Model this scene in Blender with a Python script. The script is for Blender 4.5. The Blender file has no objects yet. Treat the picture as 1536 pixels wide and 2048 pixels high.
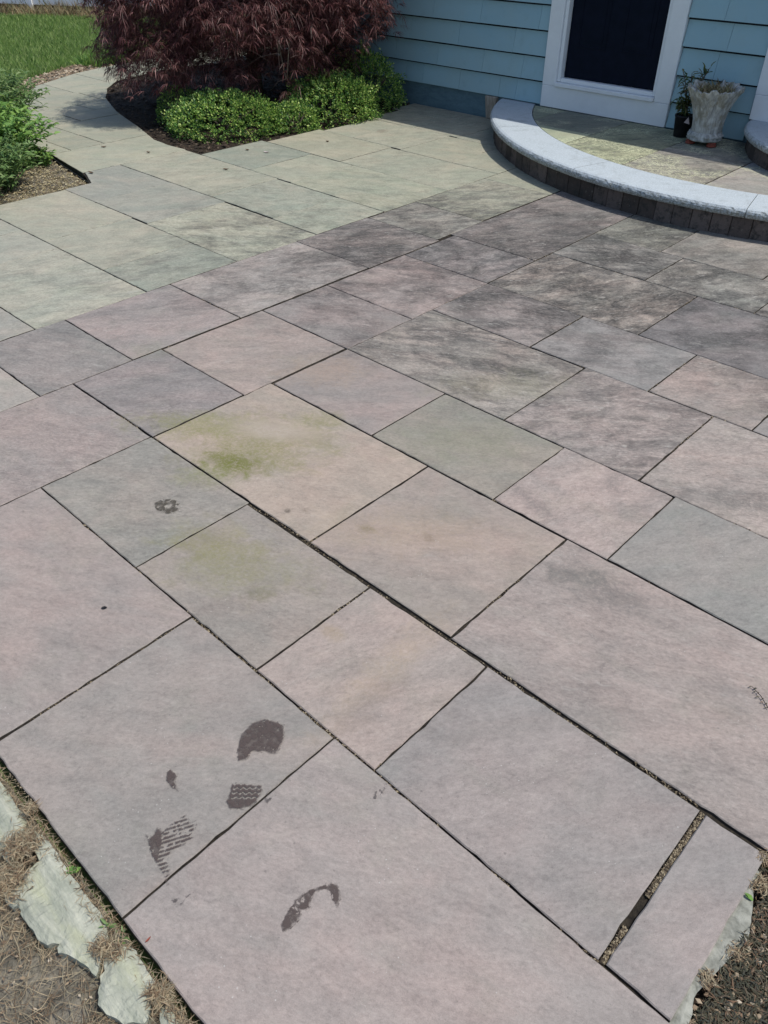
import bpy, bmesh, math, random
import numpy as np
from mathutils import Vector, Matrix

# ------------------------------------------------------------------ camera, sky, sun, exposure
sc = bpy.context.scene
col = sc.collection
CAMH = 1.684
cam_d = bpy.data.cameras.new("camera"); cam = bpy.data.objects.new("camera", cam_d); col.objects.link(cam)
Rm = Matrix(((0.72543641, -0.43098246, 0.53665271), (0.68828734, 0.45243149, -0.56706815), (0.00159785, 0.78074315, 0.62485005)))
cam.matrix_world = Matrix.Translation((0, 0, CAMH)) @ Rm.to_4x4()
cam_d.sensor_fit = 'VERTICAL'; cam_d.sensor_height = 24.0; cam_d.lens = 24.0 * 1548.04 / 2048.0
cam_d.clip_start = 0.05; cam_d.clip_end = 600
sc.camera = cam
SUN = Vector((0.42, 0.22, 1.0)).normalized()
world = bpy.data.worlds.new("World"); sc.world = world; world.use_nodes = True
wn = world.node_tree.nodes; wl = world.node_tree.links
sky = wn.new('ShaderNodeTexSky'); sky.sky_type = 'NISHITA'; sky.sun_disc = False
sky.sun_elevation = math.asin(SUN.z); sky.sun_rotation = math.atan2(SUN.x, SUN.y)
sky.air_density = 1.0; sky.dust_density = 1.6; sky.ozone_density = 1.2
wl.new(sky.outputs[0], wn['Background'].inputs[0]); wn['Background'].inputs[1].default_value = 0.148
sun_d = bpy.data.lights.new("sun", 'SUN'); sun_d.energy = 3.5; sun_d.angle = math.radians(0.53); sun_d.color = (1.0, 0.945, 0.86)
sun_o = bpy.data.objects.new("sun", sun_d); col.objects.link(sun_o)
sun_o.rotation_euler = SUN.to_track_quat('Z', 'Y').to_euler(); sun_o.location = (4, 2, 9)
sc.view_settings.view_transform = 'Standard'; sc.view_settings.look = 'None'
sc.view_settings.exposure = 0.07; sc.view_settings.gamma = 1.0; sc.view_settings.use_curve_mapping = False

rng = np.random.default_rng(11); random.seed(11)
S = CAMH

# ------------------------------------------------------------------ small helpers
def tag(o, label=None, cat=None, group=None, kind=None):
    if label: o['label'] = label
    if cat: o['category'] = cat
    if group: o['group'] = group
    if kind: o['kind'] = kind
    return o

def empty(name, loc=(0, 0, 0)):
    o = bpy.data.objects.new(name, None); o.location = loc; o.empty_display_size = 0.1; col.objects.link(o); return o

def link(name, me, mat, parent=None, smooth=False):
    if mat is not None: me.materials.append(mat)
    if smooth: me.polygons.foreach_set('use_smooth', [True] * len(me.polygons))
    o = bpy.data.objects.new(name, me); col.objects.link(o)
    if parent is not None:
        o.parent = parent
        o.matrix_parent_inverse = Matrix.Identity(4)
        if parent.type == 'EMPTY' or parent.type == 'MESH':
            o.location = -wloc(parent)
    return o

def wloc(o):
    v = Vector(o.location); p = o.parent
    while p is not None:
        v = v + Vector(p.location); p = p.parent
    return v

def mobj(name, verts, faces, mat, parent=None, smooth=False):
    me = bpy.data.meshes.new(name); me.from_pydata([tuple(map(float, v)) for v in verts], [], faces); me.update()
    return link(name, me, mat, parent, smooth)

def arrays_mesh(name, V, F):
    """V (n,3), F (m,k) numpy -> mesh, all faces with k corners"""
    me = bpy.data.meshes.new(name); n, k = F.shape
    me.vertices.add(len(V)); me.vertices.foreach_set('co', np.asarray(V, np.float32).ravel())
    me.loops.add(n * k); me.loops.foreach_set('vertex_index', F.ravel().astype(np.int32))
    me.polygons.add(n); me.polygons.foreach_set('loop_start', np.arange(0, n * k, k, dtype=np.int32))
    me.polygons.foreach_set('loop_total', np.full(n, k, np.int32)); me.update(calc_edges=True); me.validate()
    return me

def box(x0, x1, y0, y1, z0, z1):
    v = [(x, y, z) for z in (z0, z1) for y in (y0, y1) for x in (x0, x1)]
    f = [(0, 2, 3, 1), (4, 5, 7, 6), (0, 1, 5, 4), (2, 6, 7, 3), (0, 4, 6, 2), (1, 3, 7, 5)]
    return v, f

def bevel_box(name, x0, x1, y0, y1, z0, z1, mat, parent, b=0.003):
    v, f = box(x0, x1, y0, y1, z0, z1)
    bm = bmesh.new(); vs = [bm.verts.new(p) for p in v]
    for q in f: bm.faces.new([vs[i] for i in q])
    bmesh.ops.bevel(bm, geom=bm.edges[:], offset=b, segments=1, affect='EDGES', profile=0.5)
    me = bpy.data.meshes.new(name); bm.to_mesh(me); bm.free()
    return link(name, me, mat, parent)

_lat = rng.random((64, 64, 16))
def vnoise(x, y, z=0.0):
    x, y = np.asarray(x, float), np.asarray(y, float); z = np.zeros_like(x) + z
    xi, yi, zi = np.floor(x).astype(int), np.floor(y).astype(int), np.floor(z).astype(int)
    fx, fy, fz = x - xi, y - yi, z - zi
    fx, fy, fz = [t * t * (3 - 2 * t) for t in (fx, fy, fz)]
    r = 0
    for a in (0, 1):
        for b in (0, 1):
            for c in (0, 1):
                w = (fx if a else 1 - fx) * (fy if b else 1 - fy) * (fz if c else 1 - fz)
                r = r + w * _lat[(xi + a) % 64, (yi + b) % 64, (zi + c) % 16]
    return r
def fbm(x, y, z=0.0, o=4):
    s = 0; a = 0.5; t = 0
    for i in range(o):
        s = s + a * vnoise(np.asarray(x) * 2 ** i + 7.3 * i, np.asarray(y) * 2 ** i + 3.1 * i, z + i); t += a; a *= 0.5
    return s / t

# ------------------------------------------------------------------ materials
class NT:
    def __init__(s, name):
        s.m = bpy.data.materials.new(name); s.m.use_nodes = True
        s.n = s.m.node_tree.nodes; s.l = s.m.node_tree.links; s.bsdf = s.n['Principled BSDF']; s.out = s.n['Material Output']
    def new(s, t, **k):
        nd = s.n.new(t)
        for a, b in k.items(): setattr(nd, a, b)
        return nd
    def put(s, sock, v):
        if isinstance(v, bpy.types.NodeSocket): s.l.new(v, sock)
        else:
            if isinstance(v, (tuple, list)) and len(v) == 3 and sock.type == 'RGBA': v = (*v, 1)
            sock.default_value = v
    def noise(s, vec, scale, detail=4, rough=0.55, dist=0.0, out=0):
        nd = s.new('ShaderNodeTexNoise'); s.put(nd.inputs['Vector'], vec)
        nd.inputs['Scale'].default_value = scale; nd.inputs['Detail'].default_value = detail
        nd.inputs['Roughness'].default_value = rough; nd.inputs['Distortion'].default_value = dist
        return nd.outputs[out]
    def math(s, op, a, b=0.0, c=0.0, clamp=False):
        nd = s.new('ShaderNodeMath', operation=op, use_clamp=clamp); s.put(nd.inputs[0], a); s.put(nd.inputs[1], b); s.put(nd.inputs[2], c)
        return nd.outputs[0]
    def vmath(s, op, a, b=(0, 0, 0)):
        nd = s.new('ShaderNodeVectorMath', operation=op); s.put(nd.inputs[0], a)
        if op == 'SCALE': s.put(nd.inputs['Scale'], b)
        else: s.put(nd.inputs[1], b)
        return nd.outputs[0] if op not in ('LENGTH', 'DISTANCE', 'DOT_PRODUCT') else nd.outputs['Value']
    def rng(s, v, a, b, c=0.0, d=1.0, smooth=True):
        nd = s.new('ShaderNodeMapRange', clamp=True); nd.interpolation_type = 'SMOOTHSTEP' if smooth else 'LINEAR'
        s.put(nd.inputs[0], v)
        for i, q in zip((1, 2, 3, 4), (a, b, c, d)): s.put(nd.inputs[i], q)
        return nd.outputs[0]
    def mix(s, f, a, b, mode='MIX'):
        nd = s.new('ShaderNodeMix', data_type='RGBA', blend_type=mode, clamp_factor=True)
        s.put(nd.inputs[0], f); s.put(nd.inputs[6], a); s.put(nd.inputs[7], b); return nd.outputs[2]
    def scalev(s, vec, sc_, rot=(0, 0, 0)):
        nd = s.new('ShaderNodeMapping'); s.put(nd.inputs['Vector'], vec); nd.inputs['Scale'].default_value = sc_; nd.inputs['Rotation'].default_value = rot
        return nd.outputs[0]
    def pos(s): return s.new('ShaderNodeNewGeometry').outputs['Position']
    def island(s): return s.new('ShaderNodeNewGeometry').outputs['Random Per Island']
    def obj(s): return s.new('ShaderNodeTexCoord').outputs['Object']
    def bump(s, h, strength, dist, prev=None):
        nd = s.new('ShaderNodeBump'); s.put(nd.inputs['Height'], h); nd.inputs['Strength'].default_value = strength; nd.inputs['Distance'].default_value = dist
        if prev is not None: s.l.new(prev, nd.inputs['Normal'])
        return nd.outputs[0]
    def fin(s, color, rough=0.8, normal=None, spec=0.3):
        s.put(s.bsdf.inputs['Base Color'], color); s.put(s.bsdf.inputs['Roughness'], rough)
        s.bsdf.inputs['Specular IOR Level'].default_value = spec
        if normal is not None: s.l.new(normal, s.bsdf.inputs['Normal'])
        return s.m

# stains on the flagstones: world x, y, radius x, radius y, angle, colour, strength
STAINS = [
 ((-2.061, 1.357), .15, .10, 0.4, (.095, .105, .018), .98),
 ((-2.085, 1.498), .34, .24, 0.7, (.18, .175, .07), .66),
 ((-2.403, 1.395), .30, .13, 0.7, (.18, .185, .065), .55),
 ((-2.050, 1.784), .16, .10, 0.6, (.16, .17, .05), .40),
 ((-2.057, 1.249), .16, .10, 0.6, (.15, .17, .05), .42),
 ((-1.605, 1.002), .30, .16, 0.5, (.19, .185, .09), .50),
 ((-1.763, 1.020), .20, .13, 0.5, (.19, .18, .08), .42),
 ((-2.127, 1.597), .20, .09, 0.55, (.36, .31, .265), .75),
 ((-1.452, 0.959), .07, .05, 0.5, (.10, .10, .06), .35),
 ((-1.425, 1.425), .045, .03, 0.5, (.10, .085, .03), .55),
 ((-1.340, 1.495), .45, .16, 0.7, (.30, .24, .16), .30),
 ((-1.528, 2.078), .35, .2, 0.7, (.16, .18, .11), .35),
 ((-0.964, 1.044), .08, .34, 0.1, (.34, .27, .17), .28),
 ((-1.175, 1.019), .055, .035, 0.1, (.26, .20, .12), .42),
 ((-0.911, 0.929), .06, .16, 0.0, (.13, .11, .10), .32),
 ((-0.685, 1.720), .20, .10, 0.2, (.10, .10, .095), .50),
 ((-0.790, 1.714), .14, .07, 0.5, (.10, .105, .10), .40),
 ((-1.118, 1.935), .16, .05, -.2, (.13, .12, .115), .5),
 ((-0.961, 2.250), .05, .12, 0.2, (.13, .12, .115), .45),
 ((-1.691, 2.525), .40, .16, 0.8, (.24, .23, .15), .32),
 ((-2.346, 2.089), .3, .2, 0.8, (.33, .25, .18), .35),
 ((-5.252, 5.520), .06, .10, 0.2, (.16, .13, .10), .6),
 ((-2.775, 2.526), .2, .12, .8, (.3,.24,.22), .3),
 ((-0.590, 2.438), .3, .07, .5, (.09,.09,.085), .55),
 ((-3.085, 1.654), .15, .12, .5, (.2,.22,.15), .3),
 ((-0.527, 1.184), .4, .05, .9, (.16,.155,.14), .3),
 ((-1.247, 1.530), .03, .03, .9, (.17,.13,.09), .5),
 ((-1.654, 1.346), .02, .02, .9, (.12,.09,.06), .6),
 ((-1.694, 1.300), .012, .012, .9, (.06,.05,.04), .7),
 ((-2.633, 4.451), .22, .18, .8, (.06,.06,.06), .5),
 ((-2.269, 4.482), .25, .15, .8, (.06,.065,.06), .5),
]

def stone_material(lichen=False):
    t = NT('bluestone_lichen' if lichen else 'bluestone'); oi = t.new('ShaderNodeObjectInfo'); P = t.pos()
    off = t.vmath('SCALE', (1.0, 1.7, 0.4), t.math('MULTIPLY', oi.outputs['Random'], 61.0))
    vr = t.new('ShaderNodeVectorRotate', rotation_type='Z_AXIS'); t.put(vr.inputs['Vector'], P)
    t.put(vr.inputs['Angle'], t.math('ADD', -0.76, t.math('MULTIPLY', t.math('SINE', t.math('MULTIPLY', oi.outputs['Random'], 91.0)), -0.32)))
    v = t.vmath('ADD', vr.outputs[0], off)
    vs = t.scalev(v, (1.0, 1.9, 1.0)); vs = t.new('ShaderNodeMapping').outputs[0] if False else vs
    base = oi.outputs['Color']; al = oi.outputs['Alpha']
    mp = t.new('ShaderNodeMapping', vector_type='TEXTURE'); t.put(mp.inputs['Vector'], P)
    mp.inputs['Location'].default_value = (-2.2, 3.7, 0); mp.inputs['Rotation'].default_value = (0, 0, .45); mp.inputs['Scale'].default_value = (2.6, 1.35, 9)
    wd = t.math('ADD', t.vmath('LENGTH', mp.outputs[0]), t.math('MULTIPLY_ADD', t.noise(P, 2.2, 6, .65, .5), 2.4, -1.2))
    W = t.math('MULTIPLY', t.rng(wd, 1.15, .25), .30); al = t.math('MINIMUM', t.math('ADD', al, W), .86)
    big = t.noise(vs, 2.3, 5, 0.55, 0.5); mid = t.noise(vs, 9, 8, 0.66, 0.6); fine = t.noise(t.scalev(v, (1, 1.6, 1)), 70, 7, 0.68, 0.3); grain = t.noise(v, 420, 2, 0.7)
    c = t.mix(t.rng(big, .34, .66), t.mix(1.0, base, (1.05, 1.02, 1.01), 'MULTIPLY'), t.mix(1.0, base, (0.89, 0.925, 0.93), 'MULTIPLY'))
    hue = t.noise(t.vmath('ADD', v, (9, 4, 2)), 3.6, 6, 0.6, 0.3)
    c = t.mix(t.math('MULTIPLY', t.rng(hue, .48, .68), .8), c, t.mix(1.0, c, (1.035, 0.995, 0.99), 'MULTIPLY'))
    hue2 = t.noise(t.vmath('ADD', v, (2, 14, 6)), 5.2, 8, 0.66, 0.4)
    c = t.mix(t.math('MULTIPLY', t.rng(hue2, .50, .68), .8), c, t.mix(1.0, c, (0.955, 0.985, 0.96), 'MULTIPLY'))
    blot = t.noise(t.vmath('ADD', vs, (7, 3, 5)), 14, 10, 0.72, 0.5)
    c = t.mix(t.math('MULTIPLY', t.rng(blot, .53, .70), t.math('MULTIPLY_ADD', al, .4, .30)), c, t.mix(1.0, c, (0.70, 0.71, 0.71), 'MULTIPLY'))
    val = t.math('ADD', t.math('MULTIPLY', t.rng(mid, .25, .75, -1, 1, False), t.math('MULTIPLY_ADD', al, .17, .13)), t.math('MULTIPLY', t.rng(fine, .2, .8, -1, 1, False), t.math('MULTIPLY_ADD', al, .42, .20)))
    val = t.math('ADD', val, t.math('MULTIPLY', t.rng(grain, .2, .8, -1, 1, False), .16))
    val = t.math('ADD', val, 1.0)
    cc = t.new('ShaderNodeCombineColor'); [t.put(cc.inputs[i], val) for i in range(3)]
    c = t.mix(1.0, c, cc.outputs[0], 'MULTIPLY')
    # mildew and dark weathering of the rough cleft slabs
    mildew = t.noise(t.scalev(t.vmath('ADD', v, (3, 8, 1)), (1, 2.3, 1)), 5.0, 13, 0.76, 0.7)
    big2 = t.noise(t.vmath('ADD', v, (5, 1, 7)), 1.6, 3, 0.5)
    thr = t.math('SUBTRACT', t.math('MULTIPLY_ADD', al, .16, .285), t.math('MULTIPLY', big2, -.20))
    m = t.rng(t.math('SUBTRACT', thr, mildew), -.10, .13)
    spk = t.noise(t.scalev(v, (1, 2.2, 1)), 46, 8, 0.75, 0.5)
    m = t.math('MULTIPLY', m, t.math('MULTIPLY', al, .95, clamp=True)); m = t.math('MULTIPLY', m, t.rng(spk, .34, .58, .62, 1.0))
    c = t.mix(m, c, (.062, .061, .060))
    cloud = t.noise(t.scalev(P, (1, 1, 1)), 3.4, 11, .70, .5); cm = t.math('MULTIPLY', t.rng(wd, 1.2, .2), t.rng(cloud, .40, .57))
    c = t.mix(t.math('MULTIPLY', t.math('MULTIPLY', cm, .95), t.rng(spk, .34, .60, .35, 1.0)), c, t.mix(1.0, c, (.46, .46, .465), 'MULTIPLY'))
    # pale scuffs on the ridges of the cleft
    scuff = t.noise(t.scalev(t.vmath('ADD', v, (1, 2, 9)), (1, 2.9, 1)), 15, 9, 0.70, 1.3)
    pale = t.math('MULTIPLY', t.rng(scuff, .56, .66), t.math('MULTIPLY_ADD', al, .5, .06, clamp=True))
    c = t.mix(pale, c, (.42, .41, .375))
    if lichen:
        lk = t.math('MULTIPLY', t.rng(t.noise(t.scalev(v, (1, 2.0, 1)), 24, 9, 0.78, 2.2), .50, .57), t.rng(t.noise(P, 2.6, 4, .5), .44, .56))
        c = t.mix(t.math('MULTIPLY', lk, .95), c, (.60, .61, .40))
    mot = t.noise(t.scalev(v, (1, 1.5, 1)), 27, 9, 0.74, 0.6)
    c = t.mix(t.math('MULTIPLY', t.rng(mot, .50, .66), t.math('MULTIPLY_ADD', al, .25, .30)), c, t.mix(1.0, c, (.66, .66, .67), 'MULTIPLY'))
    c = t.mix(t.math('MULTIPLY', t.rng(mot, .46, .34), .22), c, t.mix(1.0, c, (1.22, 1.21, 1.18), 'MULTIPLY'))
    # lichen dots and dark pits
    vo = t.new('ShaderNodeTexVoronoi'); t.put(vo.inputs['Vector'], v); vo.inputs['Scale'].default_value = 26
    dots = t.math('MULTIPLY', t.rng(vo.outputs['Distance'], .10, .05), t.rng(t.noise(v, 7, 2), .60, .66))
    c = t.mix(t.math('MULTIPLY', dots, .45), c, (.09, .085, .08))
    pit = t.noise(t.vmath('ADD', v, (8, 2, 2)), 150, 5, 0.7)
    c = t.mix(t.math('MULTIPLY', t.rng(pit, .61, .68), .50), c, t.mix(1.0, c, (.45, .45, .45), 'MULTIPLY'))
    vo2 = t.new('ShaderNodeTexVoronoi'); t.put(vo2.inputs['Vector'], t.vmath('ADD', v, (4, 4, 4))); vo2.inputs['Scale'].default_value = 60
    dots = t.math('MULTIPLY', t.rng(vo2.outputs['Distance'], .12, .06), t.rng(t.noise(v, 5, 2), .57, .62))
    c = t.mix(t.math('MULTIPLY', dots, .5), c, (.5, .5, .47))
    # stains with places of their own
    wob = t.noise(P, 11, 12, 0.74, 0.6)
    spkl = t.rng(t.noise(P, 75, 8, .78), .38, .58, .35, 1.0)
    for (pxy, rx, ry, ang, colr, st) in STAINS:
        mp = t.new('ShaderNodeMapping', vector_type='TEXTURE'); t.put(mp.inputs['Vector'], P)
        mp.inputs['Location'].default_value = (pxy[0], pxy[1], 0); mp.inputs['Rotation'].default_value = (0, 0, ang); mp.inputs['Scale'].default_value = (rx, ry, 5)
        d = t.vmath('LENGTH', mp.outputs[0])
        d = t.math('ADD', d, t.math('MULTIPLY_ADD', wob, 2.6, -1.3))
        c = t.mix(t.math('MULTIPLY', t.math('MULTIPLY', t.rng(d, 1.15, .1), spkl), st * 1.1), c, colr)
    step = t.noise(t.vmath('ADD', vs, (2, 2, 2)), 3.4, 7, 0.6, 0.8)
    vstep = t.math('SNAP', step, .06)
    h = t.math('ADD', t.math('MULTIPLY', vstep, t.math('MULTIPLY', al, 1.2)), t.math('MULTIPLY', mid, t.math('MULTIPLY_ADD', al, .5, .35)))
    n1 = t.bump(h, 0.75, 0.009); n2 = t.bump(t.math('ADD', t.math('MULTIPLY', fine, .7), t.math('MULTIPLY', grain, .5)), 0.25, 0.0012, n1)
    return t.fin(c, t.rng(mid, .2, .8, .62, .85), n2, 0.28)
M = {}
M['stone'] = stone_material(); M['stone_lichen'] = stone_material(True)

def simple(name, a, b, scale, rough=.85, bump=.3, bd=.004, detail=6, stretch=(1, 1, 1), spec=.25, c3=None, coord='obj', lo=.3, hi=.7):
    t = NT(name); P = t.obj() if coord == 'obj' else t.pos(); v = t.scalev(P, stretch); gm = .07 if 'paint' in name or 'vinyl' in name else .25
    n = t.noise(v, scale, detail, .62, .3); c = t.mix(t.rng(n, lo, hi), a, b)
    if c3: c = t.mix(t.rng(t.noise(v, scale * .35, 5, .6), .5, .68), c, c3)
    g = t.noise(v, scale * 6, 3, .6)
    c = t.mix(t.math('MULTIPLY', t.rng(g, .35, .7), gm), c, t.mix(1.0, c, (.6, .6, .6), 'MULTIPLY'))
    return t.fin(c, rough, t.bump(t.math('ADD', n, t.math('MULTIPLY', g, .4)), bump, bd), spec)

M['joint'] = simple('joint_sand', (.014, .012, .010), (.050, .042, .030), 60, coord='pos', bump=.8, bd=.01, c3=(.018, .016, .014))
M['slab_side'] = simple('soiled_slab_side', (.035, .031, .027), (.085, .075, .062), 30, coord='pos', bump=.6, bd=.004)
M['joint_fill'] = simple('joint_grit', (.05, .035, .025), (.32, .26, .15), 45, coord='pos', bump=.8, bd=.006)
M['soil'] = simple('soil', (.018, .013, .009), (.045, .033, .022), 14, coord='pos', bump=.9, bd=.03)
M['dry_ground'] = simple('dry_ground', (.085, .08, .065), (.25, .23, .185), 22, coord='pos', bump=1, bd=.02, c3=(.06, .062, .045))
M['ground'] = simple('grass_ground', (.045, .08, .022), (.09, .14, .04), 5, coord='pos', bump=.6, bd=.04)
M['white_vinyl'] = simple('white_vinyl', (.86, .88, .90), (.90, .91, .92), 3, rough=.4, bump=.03, spec=.5)
M['trim'] = simple('white_trim_paint', (.68, .71, .73), (.72, .75, .77), 3, rough=.5, bump=.05, spec=.4)
M['door'] = simple('navy_door_paint', (.004, .007, .015), (.006, .009, .020), 12, rough=.5, bump=.05, spec=.06)
M['foundation'] = simple('blue_base_board', (.09, .15, .185), (.12, .20, .235), 9, stretch=(1, 1, 3))
M['shade_backing'] = simple('shade_black', (.010, .014, .018), (.016, .020, .026), 9)  # near-black colour that stands in for shade under the shingle butts
M['roof'] = simple('roof_shingle', (.08, .08, .08), (.14, .135, .13), 30)
M['wood'] = simple('weathered_wood', (.22, .19, .15), (.36, .32, .27), 16, stretch=(4, 4, .6))
M['brick'] = simple('dark_paver_brick', (.055, .045, .040), (.115, .092, .082), 18, coord='pos', c3=(.025, .024, .022), bump=.5)
M['bark'] = simple('bark', (.06, .045, .035), (.16, .13, .10), 25, stretch=(1, 1, .3), bump=.8, bd=.01)
M['twig'] = simple('dark_twig', (.02, .013, .011), (.045, .03, .026), 30)
M['ledge'] = simple('pale_ledge_stone', (.27, .29, .235), (.42, .43, .355), 22, stretch=(.5, 1.6, 1), coord='pos', c3=(.37, .385, .27), bump=.8, bd=.008)
M['concrete'] = simple('pale_concrete', (.16, .165, .14), (.34, .345, .30), 34, coord='pos', bump=.4)
M['terracotta'] = simple('terracotta', (.20, .05, .035), (.28, .08, .055), 30)
M['nursery_pot'] = simple('black_plastic', (.008, .008, .01), (.014, .014, .016), 10, rough=.5)
M['tag'] = simple('plant_tag', (.42, .36, .36), (.5, .42, .42), 10)
M['wet'] = simple('wet_mark', (.088, .076, .073), (.125, .110, .106), 90, coord='pos', rough=.55, bump=.2, bd=.001)
def film_material(name, c, a0, a1):
    t = NT(name); P = t.pos(); n = t.noise(P, 60, 7, .7); t.fin(c, t.rng(n, .3, .7, .5, .7), None, .35)
    tr = t.new('ShaderNodeBsdfTransparent'); mx = t.new('ShaderNodeMixShader'); at = t.new('ShaderNodeAttribute'); at.attribute_name = 'soft'
    t.put(mx.inputs[0], t.math('MULTIPLY', t.rng(n, .38, .58, a0, a1), t.rng(t.math('ADD', at.outputs['Fac'], t.math('MULTIPLY_ADD', n, 1.2, -.6)), -.05, .55, .12, 1.0)))
    t.l.new(tr.outputs[0], mx.inputs[1]); t.l.new(t.bsdf.outputs[0], mx.inputs[2]); t.l.new(mx.outputs[0], t.out.inputs[0]); return t.m
M['wet'] = film_material('wet_film', (.070, .053, .048), .50, .95); M['wet_faint'] = film_material('faint_wet_film', (.09, .078, .076), .35, .7)
M['burn'] = film_material('grime_film', (.07, .06, .045), .30, .8)
M['burn0'] = simple('dark_grime', (.045, .042, .034), (.10, .09, .07), 90, coord='pos', bump=.4, bd=.002)

def shingle_material():
    t = NT('blue_shingle_paint'); oi = t.new('ShaderNodeObjectInfo'); P = t.pos(); v = t.scalev(P, (1, 1, .06))
    n = t.noise(v, 120, 4, .6); w = t.noise(P, 2.5, 5, .6); dirt = t.noise(P, 11, 6, .6)
    base = t.mix(oi.outputs['Random'], (.25, .40, .465), (.28, .44, .50))
    c = t.mix(t.math('MULTIPLY', t.rng(w, .35, .7), .6), base, (.28, .40, .42))
    c = t.mix(t.math('MULTIPLY', t.rng(dirt, .55, .75), .12), c, (.10, .15, .15))
    return t.fin(c, .6, t.bump(n, .35, .003), .3)
M['shingle'] = shingle_material()

def brick_material():
    t = NT('dark_paver_brick'); oi = t.new('ShaderNodeObjectInfo'); P = t.pos(); r = oi.outputs['Random']
    n = t.noise(P, 22, 8, .7); c = t.mix(r, (.050, .040, .035), (.125, .100, .090)); c = t.mix(t.rng(n, .45, .68), c, (.035, .033, .030))
    c = t.mix(t.math('MULTIPLY', t.rng(t.noise(P, 60, 5, .7), .60, .70), .5), c, (.22, .21, .18))
    return t.fin(c, .85, t.bump(n, .8, .006), .25)
M['brick'] = brick_material()
def granite_material():
    t = NT('grey_granite'); P = t.pos(); a = t.noise(P, 260, 3, .75); b = t.noise(P, 900 if False else 140, 4, .7); w = t.noise(P, 3, 4)
    c = t.mix(t.rng(a, .38, .62), (.32, .37, .40), (.50, .56, .60))
    c = t.mix(t.rng(b, .60, .68), c, (.20, .22, .23)); c = t.mix(t.math('MULTIPLY', t.rng(w, .4, .7), .35), c, (.44, .49, .53))
    c = t.mix(t.math('MULTIPLY', t.rng(t.noise(P, 9, 9, .72, .6), .50, .68), .38), c, (.20, .22, .215))
    geo = t.new('ShaderNodeNewGeometry'); sx = t.new('ShaderNodeSeparateXYZ'); t.l.new(geo.outputs['True Normal'], sx.inputs[0])
    side = t.rng(sx.outputs[2], .85, .45)
    dirt = t.math('MULTIPLY', side, t.rng(t.noise(P, 70, 7, .75), .40, .58))
    c = t.mix(t.math('MULTIPLY', dirt, .75), c, (.13, .13, .10))
    h = t.math('ADD', t.math('MULTIPLY', t.noise(P, 55, 6, .7), t.math('MULTIPLY_ADD', side, 1.5, .2)), t.math('MULTIPLY', a, .3))
    return t.fin(c, .75, t.bump(h, .6, .006), .3)
M['granite'] = granite_material()

def pot_material():
    t = NT('cast_stone_pot'); P = t.obj(); n = t.noise(t.scalev(P, (1, 1, .22)), 34, 7, .65, .5); z = t.new('ShaderNodeSeparateXYZ'); t.put(z.inputs[0], P)
    c = t.mix(t.rng(n, .35, .65), (.26, .265, .25), (.54, .55, .53))
    moss = t.rng(t.noise(P, 16, 5, .6), .42, .62)
    up = t.math('MULTIPLY', t.rng(z.outputs[2], .17, .36), moss)
    c = t.mix(t.math('MULTIPLY', up, .6), c, (.20, .18, .12))
    return t.fin(c, .9, t.bump(n, .9, .012), .2)
M['pot'] = pot_material()

def leaf_material(name, cols, rough=.5, trans=.35, spec=.4):
    t = NT(name); i = t.island(); cr = t.new('ShaderNodeValToRGB'); t.l.new(i, cr.inputs[0])
    e = cr.color_ramp.elements
    while len(e) < len(cols): e.new(0.5)
    for k, c in enumerate(cols): e[k].position = k / (len(cols) - 1); e[k].color = (*c, 1)
    t.fin(cr.outputs[0], rough, None, spec)
    tr = t.new('ShaderNodeBsdfTranslucent'); t.l.new(cr.outputs[0], tr.inputs[0]); mx = t.new('ShaderNodeMixShader'); mx.inputs[0].default_value = trans
    t.l.new(t.bsdf.outputs[0], mx.inputs[1]); t.l.new(tr.outputs[0], mx.inputs[2]); t.l.new(mx.outputs[0], t.out.inputs[0])
    return t.m
M['maple_leaf'] = leaf_material('maple_leaf', [(.038, .014, .015), (.095, .030, .034), (.155, .052, .052), (.13, .07, .062), (.36, .17, .165)])
M['box_leaf'] = leaf_material('box_leaf', [(.035, .09, .035), (.11, .25, .06), (.28, .46, .09), (.62, .74, .24)], .35, .35)
M['lance_leaf'] = leaf_material('lance_leaf', [(.06, .13, .04), (.12, .21, .065), (.17, .28, .09), (.27, .36, .15)])
M['bright_leaf'] = leaf_material('bright_leaf', [(.07, .16, .04), (.13, .27, .06), (.20, .36, .08), (.32, .46, .12)])
M['grass'] = leaf_material('grass_blade', [(.12, .22, .06), (.20, .33, .08), (.28, .42, .12), (.46, .55, .24)], .5, .4)
M['dry'] = leaf_material('dry_blade', [(.16, .11, .06), (.33, .25, .14), (.50, .42, .26), (.22, .25, .10)], .8, .2)
M['needle'] = leaf_material('dry_needle', [(.10, .065, .04), (.22, .15, .09), (.42, .34, .22), (.31, .27, .18), (.15, .13, .09)], .8, .2)
M['needle_dark'] = leaf_material('dark_litter', [(.022, .025, .018), (.05, .055, .035), (.10, .085, .05), (.045, .05, .04), (.20, .12, .07)], .8, .1)
M['chip'] = leaf_material('mulch_chip', [(.07, .05, .03), (.17, .12, .08), (.30, .23, .15), (.46, .40, .31)], .9, .05)
M['straw'] = leaf_material('straw_chip', [(.08, .065, .035), (.20, .165, .085), (.32, .27, .15), (.50, .45, .30)], .9, .05)
M['joint_chip'] = leaf_material('joint_chip', [(.02, .014, .010), (.06, .045, .03), (.15, .12, .075), (.33, .28, .19)], .9, .05)
M['chip_dark'] = leaf_material('dark_mulch_chip', [(.010, .007, .005), (.022, .015, .010), (.045, .030, .020), (.11, .085, .06)], .9, .05)  # dark brown mulch, with the shade under the maple put into the colour
M['pot_leaf'] = leaf_material('pot_leaf', [(.03, .07, .02), (.07, .12, .035), (.15, .17, .06), (.22, .19, .09)])
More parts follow.
